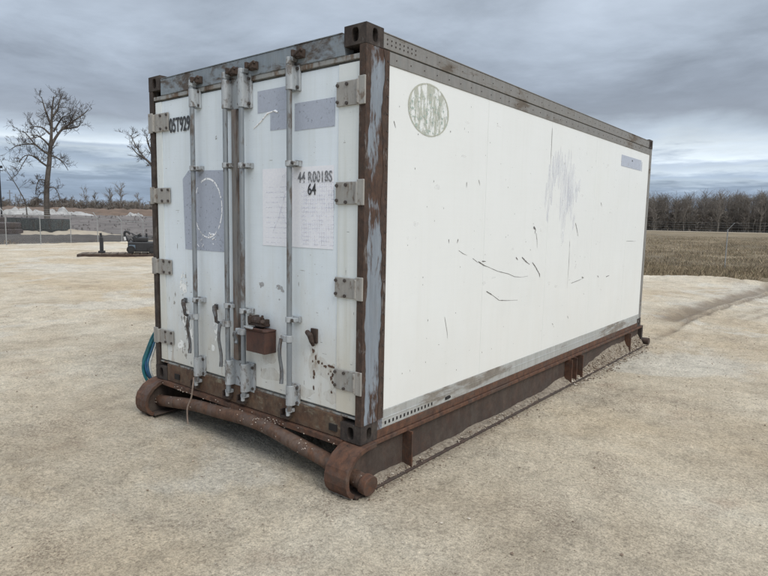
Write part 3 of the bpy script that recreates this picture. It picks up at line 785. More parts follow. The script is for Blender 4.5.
# ---- right side wall
ybs = [.216, 1.500, 2.720, 3.940, 5.160, L-.076]
panels = []
for a, b_ in zip(ybs[:-1], ybs[1:]):
    panels.append(MB().box(-.06, -.012, a+.0008, b_-.0008, .176, 2.405).build('side_panel', M['side'], root, .0008))
pan = panels[0]
tr = MB().box(-.07, -.002, cd, L-cd, 2.478, 2.566).build('top_rail', M['rail'], root, .003)
MB().box(-.07, -.006, .216, L-.076, 2.392, 2.4715).build('rail_band', M['rail'], tr, .003)
MB().box(-.07, -.014, .216, L-.076, 2.4715, 2.478).build('rail_groove', M['gasket'], tr)
MB().box(-.07, .002, cd, L-cd, 2.5663, 2.572).build('rail_flange', M['rail'], tr, .001)
rv = MB()
def rivet(mb, x, y, z_, r_=.006, h=.004): mb.tube([(x-.002, y, z_), (x+h, y, z_)], [r_, r_*.6], 7)
for i in range(8):
    for z_ in (2.508, 2.535): rivet(rv, -.002, .20+i*.042, z_, .0075)
for i in range(38): rivet(rv, -.006, .30+i*.152, 2.43, .0055); rivet(rv, -.002, .62+i*.152 if .62+i*.152 < 5.8 else 5.8, 2.52, .0045)
tag(rv.build('rivet', M['bolt'], tr), kind='stuff')
br = MB().box(-.07, -.004, .2155, L-.076, .056, .118).box(-.07, -.008, .2155, L-.076, .118, .176).build('bottom_rail', M['rail_low'], root, .003)
MB().box(-.07, -.0015, .2155, L-.076, .1165, .1235).build('rail_bead', M['rail_low'], br, .002)
MB().box(-.07, .001, cd, L-cd, .001, .0555).build('floor_rail', M['skid'], root, .003)
MB().box(-.07, -.001, cd, .216, .056, ch).build('rail_end', M['post'], root, .003)
sl2 = MB()
for i in range(14): sl2.box(-.0055, -.0022, .245+i*.042, .245+i*.042+.016, .076, .098)
tag(sl2.build('slot_shade', M['dark'], br), kind='stuff')  # dark insets on the rail paint the shade of its slots
o = MB(); o.tube([(-.004, .98, .085), (-.001, 1.04, .088)], .012, 6); o.build('dent_shade', M['dark'], br)  # black stub paints in the shade of a dent
# left side, rear and roof
MB().box(-W+.012, -W+.06, .216, L-.076, .10, 2.405).build('side_panel', M['side'], root, .001)
MB().box(-W+.002, -W+.07, cd, L-cd, 2.39, 2.566).build('top_rail', M['rail'], root, .003)
MB().box(-W+.002, -W+.07, cd, L-cd, .001, .0995).build('bottom_rail', M['rail_low'], root, .003)
MB().box(-W+.061, -.061, L-.06, L-.012, .12, 2.45).build('rear_wall', M['side'], root, .003)
MB().box(-W+cw, -cw, L-.08, L-.004, 2.4505, 2.56).build('rear_header', M['rail'], root, .003)
MB().box(-W+cw, -cw, L-.08, L-.004, .002, .119).build('rear_sill', M['sill'], root, .003)
MB().box(-W+.071, -.071, .091, L-.081, 2.53, 2.555).build('roof', M['roofm'], root, .003)
MB().box(-W+.071, -.071, .101, L-.081, .02, .08).build('floor', M['skidweb'], root)

# ---- prints and damage on the right side (x is just outside the panel)
PX = -.012
def side_blob(mb, y, z_, ry, rz, x, seed, n=14, rough=.55):
    vs = []
    for k in range(n):
        a = 2*math.pi*k/n; q = 1+rough*noise.noise(Vector((math.cos(a)*1.3+seed, math.sin(a)*1.3, seed)))
        vs.append((x, y+ry*q*math.cos(a), z_+rz*q*math.sin(a)))
    mb.add(vs, [tuple(range(n))])
def side_line(mb, pts, w_, x=PX+.0014, seed=0):
    P = [Vector((0, a, b_)) for a, b_ in pts]; fine = []
    for i in range(len(P)-1):
        for k in range(6): fine.append(P[i].lerp(P[i+1], k/6))
    fine.append(P[-1]); n = len(fine); vs = []
    for i, p in enumerate(fine):
        d = (fine[min(i+1,n-1)]-fine[max(i-1,0)]).normalized(); nn = Vector((0, -d.z, d.y))
        t_ = i/(n-1); ww = w_*(.35+.65*math.sin(min(1, t_*1.15+.1)*math.pi)**.5 if t_ < .9 else .4)*(1+.8*noise.noise(Vector((i*.7, seed, 0))))
        w_ = w_*1.0; wob = .3*w_*noise.noise(Vector((i*.4, 5, seed)))
        vs += [(x, (p+nn*(ww+wob)).y, (p+nn*(ww+wob)).z), (x, (p-nn*(ww-wob)).y, (p-nn*(ww-wob)).z)]
    mb.add(vs, [(2*i, 2*i+1, 2*i+3, 2*i+2) for i in range(n-1)])
# round faded emblem
n = 40; ey, ez, er, ek = .680, 2.185, .245, .72
mb = MB(); mb.add([(PX+.0012, ey+er*math.cos(2*math.pi*k/n), ez+er*ek*math.sin(2*math.pi*k/n)) for k in range(n)], [tuple(range(n))])
mb.build('round_emblem', M['oval_patch'], pan)
mb = MB(); mb.add([(PX+.0026, ey+er*.97*math.cos(2*math.pi*k/n), ez-.03+er*ek*.80*math.sin(2*math.pi*k/n)) for k in range(n)], [tuple(range(n))])
mb.build('emblem_specks', M['oval_speck'], pan)
mb = MB(); vs = [(PX+.002, ey+q*math.cos(2*math.pi*k/n), ez+q*ek*math.sin(2*math.pi*k/n)) for q in (er, er-.013) for k in range(n)]
mb.add(vs, [(k, (k+1) % n, n+(k+1) % n, n+k) for k in range(n)]); mb.build('emblem_ring', M['oval_ring'], pan)
# removed tall graphic: arch of streaks
mb = MB()
for i, (y_, z0_, z1_, w_) in enumerate([(2.66,1.55,1.80,.03),(2.71,1.42,1.98,.035),(2.77,1.62,2.04,.035),(2.83,1.78,2.10,.035),(2.89,1.86,2.14,.035),(2.95,1.80,2.20,.04),
        (3.02,1.50,2.16,.04),(3.08,1.30,2.10,.045),(3.15,1.40,2.14,.045),(3.22,1.48,2.12,.045),(3.29,1.46,2.06,.045),(3.35,1.62,1.92,.035),(3.41,1.66,1.86,.03),(3.48,1.76,1.90,.03),(3.10,1.22,1.36,.03),(3.38,1.36,1.56,.025)]):
    side_blob(mb, y_, (z0_+z1_)/2, w_, (z1_-z0_)/2, PX+.0012+i*.00002, 300+i*1.3, 18, .55)
mb.build('removed_graphic', decal('removed_graphic_print', (.56,.58,.65), .50, 13, (1,1,.3), edge=.14, fade=.40), panels[2])
mb = MB()
for i in range(40):
    y_ = rnd.gauss(3.02, .20); z_ = rnd.gauss(1.95, .17); side_line(mb, [(y_, z_), (y_+rnd.uniform(-.04,.04), z_+rnd.uniform(-.08,.02))], .003, PX+.0028, i)
mb.build('graphic_remnants', M['grid_ink'], panels[2])
# small grey plate near the far end
mb = MB().box(PX-.001, PX+.003, 4.80, 5.62, 2.150, 2.285); mb.build('data_plate', M['ghost'], panels[3])
mb = MB(); mb.box(PX+.002, PX+.0045, 5.21, 5.24, 2.235, 2.255); mb.build('plate_mark', M['ink'], panels[3])
mb = MB().box(PX-.001, PX+.0022, 5.645, 5.665, 2.145, 2.265); mb.build('plate_edge', M['ghost'], panels[4])
# scratches and punctures
for k, (pts, w_) in enumerate([
    ([(1.118,1.212), (1.19,1.185), (1.24,1.172)], .004), ([(1.33,1.145), (1.42,1.105)], .004), ([(1.42,1.115), (1.50,1.085), (1.56,1.068)], .010), ([(1.48,1.115), (1.54,1.112)], .010),
    ([(1.56,1.07), (1.75,1.02), (1.95,.985), (2.06,.955), (2.20,.940), (2.34,.942)], .004),
    ([(1.57,.862), (1.64,.835), (1.69,.815)], .009), ([(1.69,.815), (1.80,.765), (1.95,.750), (2.15,.735)], .005),
    ([(2.08,1.125), (2.12,1.10)], .012), ([(2.20,1.122), (2.27,1.085), (2.36,1.050)], .013), ([(2.42,1.065), (2.50,1.015), (2.57,.96), (2.60,.92)], .011), ([(2.585,.955), (2.60,.915)], .016),
    ([(2.41,1.395), (2.46,1.370)], .024), ([(2.46,1.37), (2.44,1.33)], .010), ([(2.47,1.34), (2.50,1.27), (2.51,1.20)], .006),
    ([(3.43,1.44), (3.48,1.37), (3.52,1.30)], .009), ([(4.17,1.68), (4.20,1.64)], .010), ([(3.40,.80), (3.60,.815), (3.74,.83)], .005), ([(3.70,.845), (3.76,.835)], .012),
    ([(4.50,.80), (4.62,.81)], .009), ([(4.20,.83), (4.24,.81)], .01), ([(2.718,2.33), (2.722,2.16), (2.720,1.98)], .006),
    ([(.975,1.300), (.978,1.272)], .007), ([(1.105,1.300), (1.092,1.270)], .009), ([(.29,2.06), (.31,2.02)], .006), ([(.95,.72), (.99,.60), (1.0,.55)], .004),
    ([(3.30,1.25), (3.31,1.0), (3.29,.75)], .004), ([(1.2,1.73), (1.2,1.69)], .006), ([(1.38,1.76), (1.40,1.72)], .006), ([(3.35,.45),(3.37,.42)], .008), ([(2.95,.42),(2.98,.40)], .006),
    ([(5.2,1.22),(5.6,1.215)], .004)]):
    pi = 0
    while pi < 4 and pts[0][0] > ybs[pi+1]: pi += 1
    mb = MB(); side_line(mb, pts, w_*.5, PX+.0014+.0002*(k % 3), k); mb.build('scratch', M['scratchm'], panels[pi])
mb = MB()
for i in range(130):
    y_ = rnd.uniform(.3, 5.6); z_ = rnd.uniform(.25, 2.3); side_blob(mb, y_, z_, rnd.uniform(.0012,.004), rnd.uniform(.002,.007), PX+.0013, i*2.1, 8)
mb.build('chip', M['scratchm'], pan)['kind'] = 'stuff'
mb = MB()
for i in range(26):
    y_ = rnd.uniform(.3, 5.6); z_ = rnd.uniform(.25, 2.3); side_blob(mb, y_, z_, rnd.uniform(.01,.04), rnd.uniform(.006,.02), PX+.0010, i*2.1+7, 12)
mb.build('smear', decal('faint_smears', (.66,.66,.66), .50, 30, edge=.2, fade=.3), pan)['kind'] = 'stuff'

# ------------------------------------------------------------------ the skid
sk = empty('steel_skid', (0, 0, HS), 0, 'long rusty brown steel skid with rounded ends under the white container', 'skid')
GZ = -HS + .002
def beam(x0, x1, webx):
    b = MB().box(webx-.007, webx+.007,   .05, 6.10, GZ+.0185, -.0325).build('beam', M['skidweb'], sk, .001)
    MB().box(x0, x1-.045, .12, 6.10, -.032, -.003).build('top_flange', M['skid'], b, .004)
    MB().box(x0, x1, -.10, 6.16, GZ, GZ+.018).build('bottom_flange', M['skidweb'], b, .004)
    # rounded ski tip: thick plate bent from the top flange round to the bottom flange
    for sgn, yo in ((1, 0),):
        prof = [(.120, -.0175), (.02, -.022), (-.04, -.036), (-.092, -.066), (-.142, -.122), (-.156, -.165), (-.157, -.215), (-.146, -.252), (-.118, -.286), (-.095, GZ+.012)]
        n = len(prof); out = []; inn = []
        for i, p in enumerate(prof):
            a = Vector(prof[max(i-1,0)]); c = Vector(prof[min(i+1,n-1)]); d = (c-a).normalized(); nn = Vector((-d.y, d.x))*.0155
            out.append((yo+sgn*(p[0]-nn.x), p[1]-nn.y)); inn.append((yo+sgn*(p[0]+nn.x), p[1]+nn.y))
        poly = out + inn[::-1]
        mb = MB(); mb.add([(x0-.030 if webx > -1 else x0-.004, q[0], q[1]) for q in poly] + [(x1-.022 if webx > -1 else x1-.02, q[0], q[1]) for q in poly],
            [(i, i+1, 2*n+i+1, 2*n+i) for i in range(n-1)] + [(n+i, n+i+1, 3*n+i+1, 3*n+i) for i in range(n-1)] +
            [(i, 2*n-1-i, 2*n-2-i, i+1) for i in range(n-1)] + [(2*n+i, 4*n-1-i, 4*n-2-i, 2*n+i+1) for i in range(n-1)] + [(0, 2*n-1, 4*n-1, 2*n), (n-1, n, 3*n, 3*n-1)])
        mb.build('nose_plate', M['skid'], b, .003)
        # web plate inside the tip
        wp = [(yo+sgn*p[0]*.96 + sgn*.01, p[1]) for p in prof]
        wp = wp[:-1] + [(yo+sgn*.12, GZ+.02)]
        MB().prism(wp, 'x', webx-.006, webx+.006).build('web_plate', M['skidweb'], b)
    mb = MB()
    for (hy, hz) in ((.01,-.05), (-.045,-.085), (-.09,-.125)): pass
    for y_ in (.50, 1.62, 2.55, 3.42, 3.56, 3.74, 4.6, 5.5):
        xo = x1-.012 if webx > -1 else x0+.012
        a, c = (webx+.007, xo) if webx > -1 else (xo, webx-.007)
        if y_ in (1.62, 2.55, 4.6): continue
        MB().box(a, c, y_-.007, y_+.007, GZ+.0205, -.0325).build('stiffener', M['skid'], b, .002)
        MB().box(min(x0+.01, webx-.007), webx-.007, y_-.006, y_+.006, GZ+.0205, -.0325).build('stiffener', M['skid'], b, .002) if webx > -1 else None
    return b
bR = beam(-.125, .058, -.045)
bL = beam(-W-.052, -W+.135, -W+.045)
MB().box(-.037, -.0355, 3.57, 3.72, GZ+.05, -.06).build('fork_pocket_shade', M['dark'], bR)  # dark plate on the uncut web, painted shade of the pocket opening
MB().box(-.156, .037, -.1165, -.1125, GZ-.001, GZ+.007).build('scraped_edge', simple('bare_steel', (.62,.58,.52), .45, .4, .3, 30), bR, .001)
# unseen cross members, added to stop light leaking through so the underside stays dark
for y_ in (.9, 2.0, 3.1, 4.2, 5.3, 6.0):
    MB().box(-W+.136, -.126, y_, y_+.12, GZ+.06, -.004).build('added_crossbeam', M['skidweb'], sk, .004)
cb_ = MB().box(-W+.137, -.157, -.018, .0045, -.042, -.003).box(-W+.137, -.127, .0045, .11, -.014, -.003).build('front_crossbeam', M['skid'], sk, .003)
# pull pipe, bowed by use
pts = smooth_path([(-W-.02,.0,-.200), (-2.323,.0,-.196), (-1.84,-.01,-.128), (-1.50,-.015,-.106), (-1.16,-.02,-.080), (-.91,-.02,-.084), (-.69,-.02,-.112), (-.485,-.015,-.144), (-.325,-.01,-.168), (-.12,-.02,-.198), (.095,-.025,-.226)], 3)
pp = MB().tube(pts, [.048+.005*min(1, i/20) for i in range(len(pts))], 24).build('pull_pipe', M['pipe'], sk, smooth=True)
MB().tube([(.055, -.024, -.221), (.112, -.025, -.228)], .066, 24).build('pipe_cap', M['skid'], pp, .004, smooth=True)
pr2 = MB().tube([(-W-.03, 6.24, -.245), (-1.2, 6.24, -.245), (.085, 6.24, -.245)], .05, 20).build('pull_pipe', M['skidweb'], sk, smooth=True)
MB().box(-.10, .012, 6.101, 6.16, -.20, -.006).build('end_plate', M['casting'], sk, .004)
mb = MB()
for hx, hy, hz in ((-.09, -.02, -.034), (-.03, -.055, -.052), (.02, -.10, -.082), (-.06,-.085,-.068)):
    nrm = Vector((0, -.6, .8)); p = Vector((hx, hy, hz)) + nrm*.012
    mb.tube([p, p+nrm*.006], .010, 8)
mb.build('bolt_hole_shade', M['dark'], bR)  # dark discs on the plate, painted shade of its holes
# weld flecks and paint crumbs stuck to the pipe and crossbeam
mb = MB()
for i in range(150):
    if i < 100:
        t_ = rnd.choice([.08, .5, .72, rnd.random(), rnd.random()]) + rnd.gauss(0, .02); t_ = min(.97, max(.03, t_)); k = int(t_*(len(pts)-1)); p = Vector(pts[k]); a = rnd.uniform(-.4, 1.9)
        c_ = p + Vector((rnd.uniform(-.04,.04), -math.cos(a)*.051, math.sin(a)*.051))
    else:
        c_ = Vector((rnd.choice([-2.0, -.8, rnd.uniform(-2.2,-.2)])+rnd.gauss(0,.05), -.019, rnd.uniform(-.045,-.008)))
    s_ = rnd.uniform(.0012,.0032); mb.box(c_.x-s_*1.5, c_.x+s_*1.5, c_.y-s_*.5, c_.y+s_*.5, c_.z-s_, c_.z+s_)
tag(mb.build('paint_crumb', simple('paint_crumb', (.55,.47,.40), .8, 0, .3, 90), sk), kind='stuff')
# packed dirt lying on the bottom flange
def dirt_bank():
    mb = MB(); ny = 420; nx = 7; vs = []; fs = []
    for i in range(ny+1):
        y_ = .0 + 6.15*i/ny
        hh = .016 + .022*noise.noise(Vector((y_*2.3, 0, 0))) + .012*noise.noise(Vector((y_*9, 3, 0)))
        if y_ < .55: hh *= .9
        hh += .135*max(0, min(1, (y_-3.78)/.9)) + .045*math.exp(-((y_-3.3)/.35)**2)
        hh = max(.010, hh)
        for k in range(nx+1):
            u = k/nx; x_ = -.037 + u*.078
            prof = (1-u)**1.15
            z_ = GZ + .0195 + hh*prof + (.010+.18*max(0,hh-.03))*noise.noise(Vector((x_*25, y_*14, 2))) * (1 if 0 < k < nx else .2)
            if k == nx: z_ = GZ + .0175
            vs.append((x_, y_, z_))
    for i in range(ny):
        for k in range(nx):
            a = i*(nx+1)+k; fs.append((a, a+1, a+nx+2, a+nx+1))
    mb.add(vs, fs); o = mb.build('packed_dirt', M['dirt'], None, smooth=True, loc=(0,0,HS)); tag(o, 'pale dirt packed along the foot of the rusty skid', 'dirt', kind='stuff')
def dirt_mat():
    mt, t, b = new_mat('loose_dirt'); v = objv(t)
    c = ramp(t, noise_n(t, v, 22, 8, .75), [(.33, (.10,.082,.062)), (.45, (.21,.175,.135)), (.58, (.30,.26,.205)), (.7, (.42,.38,.31))])
    lk(t, c, b.inputs['Base Color']); b.inputs['Roughness'].default_value = .95
    bump(t, b, noise_n(t, v, 60, 6, .75), .9, .012); return mt
M['dirt'] = dirt_mat(); dirt_bank()

# ------------------------------------------------------------------ loose stones and crumbs of clay
def stones():
    rs = np.random.RandomState(5)
    ico = [(0,0,1),(.894,0,.447),(.276,.851,.447),(-.724,.526,.447),(-.724,-.526,.447),(.276,-.851,.447),(0,0,-.6)]
    fi = [(0,1,2),(0,2,3),(0,3,4),(0,4,5),(0,5,1),(6,2,1),(6,3,2),(6,4,3),(6,5,4),(6,1,5)]
    P = []; 
    n = 24000
    az = np.radians(rs.uniform(-84, 4, n)); d = 1.8*np.exp(rs.uniform(0, 2.0, n))
    X = CAM.x+np.sin(az)*d; Y = CAM.y+np.cos(az)*d
    keep = ~((X < .07) & (X > -2.55) & (Y > -.2) & (Y < 6.4))
    dens = fbm(X, Y, .8, 4, 77); keep &= (dens + rs.uniform(-.35, .35, n)) > .0
    X, Y, d = X[keep], Y[keep], d[keep]; n = len(X); Z, _ = ground_z(X, Y)
    s = rs.lognormal(-5.85, .50, n)*(.6+.12*d); s = np.clip(s, .0012, .017)
    nb = 5200; yb = rs.uniform(-.05, 6.12, nb); xb = np.where(rs.rand(nb) < .72, rs.uniform(-.02, .05, nb), .06+np.abs(rs.normal(0, .07, nb)))
    kb = (fbm(xb*3, yb, 1.4, 3, 99) + rs.uniform(-.3, .4, nb) > 0) | (yb > 3.6); xb, yb = xb[kb], yb[kb]; nb = len(xb)
    bank = .020 + .018*(1-np.clip((xb+.037)/.078, 0, 1)) + .13*np.clip((yb-3.78)/.9, 0, 1)*(1-np.clip((xb+.037)/.078, 0, 1))
    zb = np.where(xb < .055, bank, ground_z(xb, yb)[0]); sb = np.clip(rs.lognormal(-5.25, .5, nb), .002, .015)*np.where(yb > 3.4, 1.5, 1.0)
    X = np.concatenate([X, xb]); Y = np.concatenate([Y, yb]); Z = np.concatenate([Z, zb]); s = np.concatenate([s, sb]); n = len(X)
    base_v = np.array(ico); V = []; F = []; MI = []
    for i in range(n):
        a = rs.uniform(0, 6.28); ca, sa = math.cos(a), math.sin(a); q = rs.uniform(.6, 1.3, (7, 1))*base_v*np.array([1.0, rs.uniform(.6,1), rs.uniform(.4,.8)])*s[i]
        x = q[:,0]*ca - q[:,1]*sa; y = q[:,0]*sa + q[:,1]*ca
        V.append(np.stack([x+X[i], y+Y[i], q[:,2]+Z[i]+s[i]*.15], -1)); F += [tuple(k+7*i for k in f) for f in fi]; MI += [int(rs.choice([0,0,1,1,2]))]*10
    V = np.concatenate(V)
    me = bpy.data.meshes.new('gravel'); me.from_pydata(V.tolist(), [], F)
    for c, nm in (((.36,.30,.23), 'clay_crumb'), ((.17,.125,.09), 'dark_stone'), ((.47,.42,.35), 'pale_stone')): me.materials.append(simple(nm, c, .9, 0, .25, 80, 0))
    me.polygons.foreach_set('material_index', MI)
    o = bpy.data.objects.new('gravel', me); COL.objects.link(o); tag(o, 'small stones and clay crumbs scattered over the packed dirt', 'gravel', kind='stuff')
stones()

# ------------------------------------------------------------------ hoses and the hanging wire
hc = [('teal_hose', (.012,.11,.13), 'teal hose, outermost of the hoses looped behind the left rusty post', 0.0, .013),
      ('blue_hose', (.03,.11,.24), 'dark blue hose in the middle of the loops behind the left post', .035, .012),
      ('blue_hose', (.04,.13,.22), 'light blue hose tucked close to the left rusty post', .07, .010),
      ('white_hose', (.62,.64,.62), 'thin white hose innermost of the loops behind the left post', .105, .008)]
for i, (nm, c, lab, off, r_) in enumerate(hc):
    P = [(-W-.010, .30-off*.3, .50-off*.6), (-W-.075+off*.35, .18, .49-off*.7), (-W-.20+off*.95, .11, .36), (-W-.275+off*1.1, .07, .19), (-W-.300+off*1.1, .045, .06), (-W-.27+off*.9, .09, -.08), (-W-.20+off*.6, .25, -.20), (-W-.15, .5, -.26)]
    mb = MB().tube([p + Vector((0,0,HS)) for p in smooth_path(P)], r_, 10)
    if i == 0:
        P2 = [(a[0]+.028, a[1]-.02, a[2]-.04) for a in P]; mb.tube([p + Vector((0,0,HS)) for p in smooth_path(P2)], r_, 10)
    o = mb.build(nm, simple(nm, c, .45, 0, .3, 20, .1), None, smooth=True); tag(o, lab, 'hose', 'hoses looped behind the left post')
P = [(-1.752, -.062, .135), (-1.735, -.085, .06), (-1.735, -.10, -.02), (-1.752, -.125, -.10), (-1.750, -.13, -.17), (-1.735, -.135, -.235)]
tag(MB().tube([p + Vector((0,0,HS)) for p in smooth_path(P)], .0065, 8).build('hanging_wire', simple('old_wire', (.17,.13,.105), .7, 0, .3, 40), None, smooth=True),
    'stiff brown wire hanging from the leftmost lock bar in front of the pull pipe', 'wire')

# ------------------------------------------------------------------ bare trees
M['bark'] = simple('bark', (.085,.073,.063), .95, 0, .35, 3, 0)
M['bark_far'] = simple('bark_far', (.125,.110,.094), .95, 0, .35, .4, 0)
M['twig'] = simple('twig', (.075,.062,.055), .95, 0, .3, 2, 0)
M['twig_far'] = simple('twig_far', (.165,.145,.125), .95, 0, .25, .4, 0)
def limb(mb, P, r0_, r1_, n=5):
    k = len(P); mb.tube(P, [r0_ + (r1_-r0_)*i/(k-1) for i in range(k)], n, cap=False)
def sprout(mb, rs, p, d, ln, r_, depth, tw, spread=.75, up_=.25, nseg=3, kids=(3, 5), minr=.008, flat=None):
    """a branch that wiggles, then throws side shoots; the last order goes to the twig mesh"""
    P = [p.copy()]; q = p.copy(); dd = d.copy()
    for i in range(nseg):
        dd = (dd + Vector((rs.gauss(0, .22), rs.gauss(0, .22), rs.gauss(0, .18) + up_*.25))).normalized()
        q = q + dd*(ln/nseg); P.append(q.copy())
    limb(mb if depth > 1 else tw, P, r_, max(minr, r_*.45), 4 if depth > 1 else 3)
    if depth <= 0: return
    for k in range(rs.randint(*kids)):
        t_ = rs.uniform(.25, 1.0); i = min(nseg-1, int(t_*nseg)); b_ = P[i].lerp(P[i+1], t_*nseg-i)
        ax = Vector((rs.gauss(0,1), rs.gauss(0,1), rs.gauss(0,1))).normalized()
        nd = (dd + ax*spread + Vector((0,0,up_*.5))).normalized()
        sprout(mb, rs, b_, nd, ln*rs.uniform(.45,.75), max(minr, r_*.5), depth-1, tw, spread, up_, 3 if depth > 1 else 2, kids, minr)
# the tall lone tree on the left, limbs laid out as they grow
def big_tree(az, dist, sx_, sz_, limbs, seed, label, name='bare_tree', density=1.0, base_px=(47, 214)):
    o = empty(name, polar(az, dist, -.3), R(-az), label, 'tree', 'bare trees on the left')
    rs = random.Random(seed); tr_ = MB(); tw = MB()
    for pts, r0_, r1_, main in limbs:
        yo = rs.uniform(-1, 1)*(.0 if main else 1.0)
        P = []
        for i, (px, py) in enumerate(pts):
            P.append(Vector(((px-base_px[0])*sx_, yo*1.4*i/(len(pts)-1) + rs.uniform(-.1,.1), (base_px[1]-py)*sz_ + 1.9)))
        if main == 'trunk': P.insert(0, Vector((P[0].x, 0, -.2)))
        F_ = smooth_path(P, 4)
        limb(tr_, F_, r0_, r1_, 7)
        n = len(F_)
        cnt = int((7 if main == 'trunk' else 11)*density*len(pts)/3)
        for k in range(cnt):
            t_ = rs.uniform(.12 if main == 'trunk' else .2, 1.0); i = min(n-2, int(t_*(n-1))); b_ = F_[i]; d = (F_[i+1]-F_[i]).normalized()
            ax = Vector((rs.gauss(0,1), rs.gauss(0,1), rs.gauss(0,.8))).normalized()
            rad = r0_ + (r1_-r0_)*t_
            ln = rs.uniform(.45, 1.15)*(1.1 if main != 'trunk' else .9)
            sprout(tr_, rs, b_, (d*.6 + ax*.9).normalized(), ln, max(.018, min(.05, rad*.45)), 2, tw, .9, .3, 3, (3, 5), .0105)
    tr_.build('trunk', M['bark'], o, smooth=True); tw.build('crown', M['twig'], o)
    return o
big_tree(-68.73, 75, .090, .102, [
    ([(47,207),(48,185),(50,170),(52,158),(53,148),(55,135)], .31, .20, 'trunk'),
    ([(55,135),(56,122),(57,108),(58,98),(60,88)], .17, .05, 'up'),
    ([(55,140),(60,131),(67,122),(75,116),(84,109),(92,103),(97,98)], .16, .035, 'right'),
    ([(67,122),(76,120),(84,118),(88,114)], .10, .03, 'r2'), ([(75,116),(80,106),(84,99)], .08, .03, 'r3'),
    ([(52,163),(44,158),(36,152),(27,152),(20,160)], .12, .03, 'l1'),
    ([(53,150),(45,145),(38,140),(30,140),(20,142),(12,147)], .12, .03, 'l2'),
    ([(54,141),(47,134),(40,130),(34,131)], .12, .03, 'l3'), ([(54,128),(47,122),(40,121),(34,122)], .11, .03, 'l4'),
    ([(56,118),(52,108),(49,98),(47,90)], .12, .03, 'u2'), ([(57,110),(63,102),(66,92),(68,87)], .11, .03, 'u3'),
    ([(53,150),(60,152),(67,157),(72,165)], .10, .03, 'r4'), ([(58,125),(66,112),(70,108),(77,108)], .10, .03, 'r5'),
    ([(49,178),(42,176),(38,182),(36,192)], .07, .03, 'low'), ([(49,185),(56,184),(60,190),(62,198)], .06, .03, 'low2'), ([(48,190),(42,190),(38,196)], .06, .03, 'low3'),
    ([(38,140),(30,130),(26,127)], .07, .02, 'l5'), ([(30,152),(22,165),(18,172)], .05, .02, 'l6')],
    11, 'tall lone bare tree with a forked crown against the clouds', density=.80)
big_tree(-70.2, 78, .10, .115, [([(38,205),(33,192),(27,181),(20,170),(15,160)], .075, .015, 'trunk')], 5, 'thin leafless sapling leaning left beside the tall bare tree', density=.9, base_px=(38, 214))
big_tree(-59.6, 72, .090, .102, [
    ([(162,208),(161,190),(161,175),(160,160)], .26, .16, 'trunk'), ([(160,165),(150,156),(143,150),(135,146),(128,138)], .17, .03, 'l1'),
    ([(160,160),(152,145),(147,133),(146,124)], .15, .03, 'u'), ([(143,150),(135,140),(130,131),(128,126)], .08, .03, 'l2'), ([(160,160),(168,148),(176,138),(180,128)], .15, .03, 'r'),
    ([(161,150),(163,135),(162,122)], .12, .03, 'u2')], 23, 'bare tree partly hidden behind the left edge of the container', density=.8, base_px=(162, 214))

# far-off wood: six tree shapes repeated and joined; nearer ones kept as trees of their own
def far_tree_geo(seed, h, bushy=False):
    rs = random.Random(seed); t1 = MB(); t2 = MB()
    P = [Vector((0,0,-.5))]; n = 5
    for i in range(n): P.append(Vector((rs.gauss(0,.15), rs.gauss(0,.15), h*(i+1)/n*.92)))
    limb(t1, P, .17 if not bushy else .10, .04, 4)
    for k in range(22 if not bushy else 30):
        t_ = rs.uniform(.22 if not bushy else .05, 1.0); i = min(n-1, int(t_*n)); b_ = P[i].lerp(P[i+1], t_*n-i)
        a = rs.uniform(0, 6.28); d = Vector((math.cos(a)*.62, math.sin(a)*.62, 1.0 if not bushy else .75)).normalized()
        sprout(t1, rs, b_, d, h*rs.uniform(.13,.26)*(1.2-t_*.4), .055, 1, t2, .8, .3, 3, (4, 6), .020)
    return t1, t2
def wood(name, label, variants, spots, mats, kind='stuff'):
    V = []; F = []; MI = []; off = 0
    cache = []
    for t1, t2 in variants:
        v = np.array(t1.v + t2.v); f = [list(q) for q in t1.f] + [[i+len(t1.v) for i in q] for q in t2.f]
        cache.append((v, np.array(f), np.array([0]*len(t1.f) + [1]*len(t2.f))))
    for (x, y, z_, s, a, k) in spots:
        v, f, mi = cache[k]; ca, sa = math.cos(a), math.sin(a)
        q = np.stack([(v[:,0]*ca - v[:,1]*sa)*s[0] + x, (v[:,0]*sa + v[:,1]*ca)*s[0] + y, v[:,2]*s[1] + z_], -1)
        V.append(q); F.append(f+off); MI.append(mi); off += len(v)
    V = np.concatenate(V).astype(np.float32); F = np.concatenate(F).astype(np.int32); MI = np.concatenate(MI).astype(np.int32)
    me = bpy.data.meshes.new(name); me.vertices.add(len(V)); me.vertices.foreach_set('co', V.ravel())
    me.loops.add(F.size); me.loops.foreach_set('vertex_index', F.ravel()); me.polygons.add(len(F))
    me.polygons.foreach_set('loop_start', np.arange(0, F.size, 4, dtype=np.int32)); me.polygons.foreach_set('loop_total', np.full(len(F), 4, dtype=np.int32))
    for q in mats: me.materials.append(q)
    me.polygons.foreach_set('material_index', MI); me.update()
    o = bpy.data.objects.new(name, me); COL.objects.link(o); tag(o, label, 'trees', kind=kind); return o
fv = [far_tree_geo(100+i, 16) for i in range(5)]
bv = [far_tree_geo(200+i, 6, True) for i in range(4)]
rs = random.Random(3)
spots = []
for i in range(640):
    az = rs.uniform(-22, 4); d = rs.uniform(262, 330)*(1.0 if az > -16 else 1.0)
    p = polar(az, d); s = rs.uniform(.70, .98)*(1.0 + .010*(az+12)); spots.append((p.x, p.y, -.4, (1.15, s), rs.uniform(0,6.28), rs.randrange(5)))
wood('far_wood', 'dense leafless wood along the far edge of the brown field', fv, spots, [M['bark_far'], M['twig_far']])
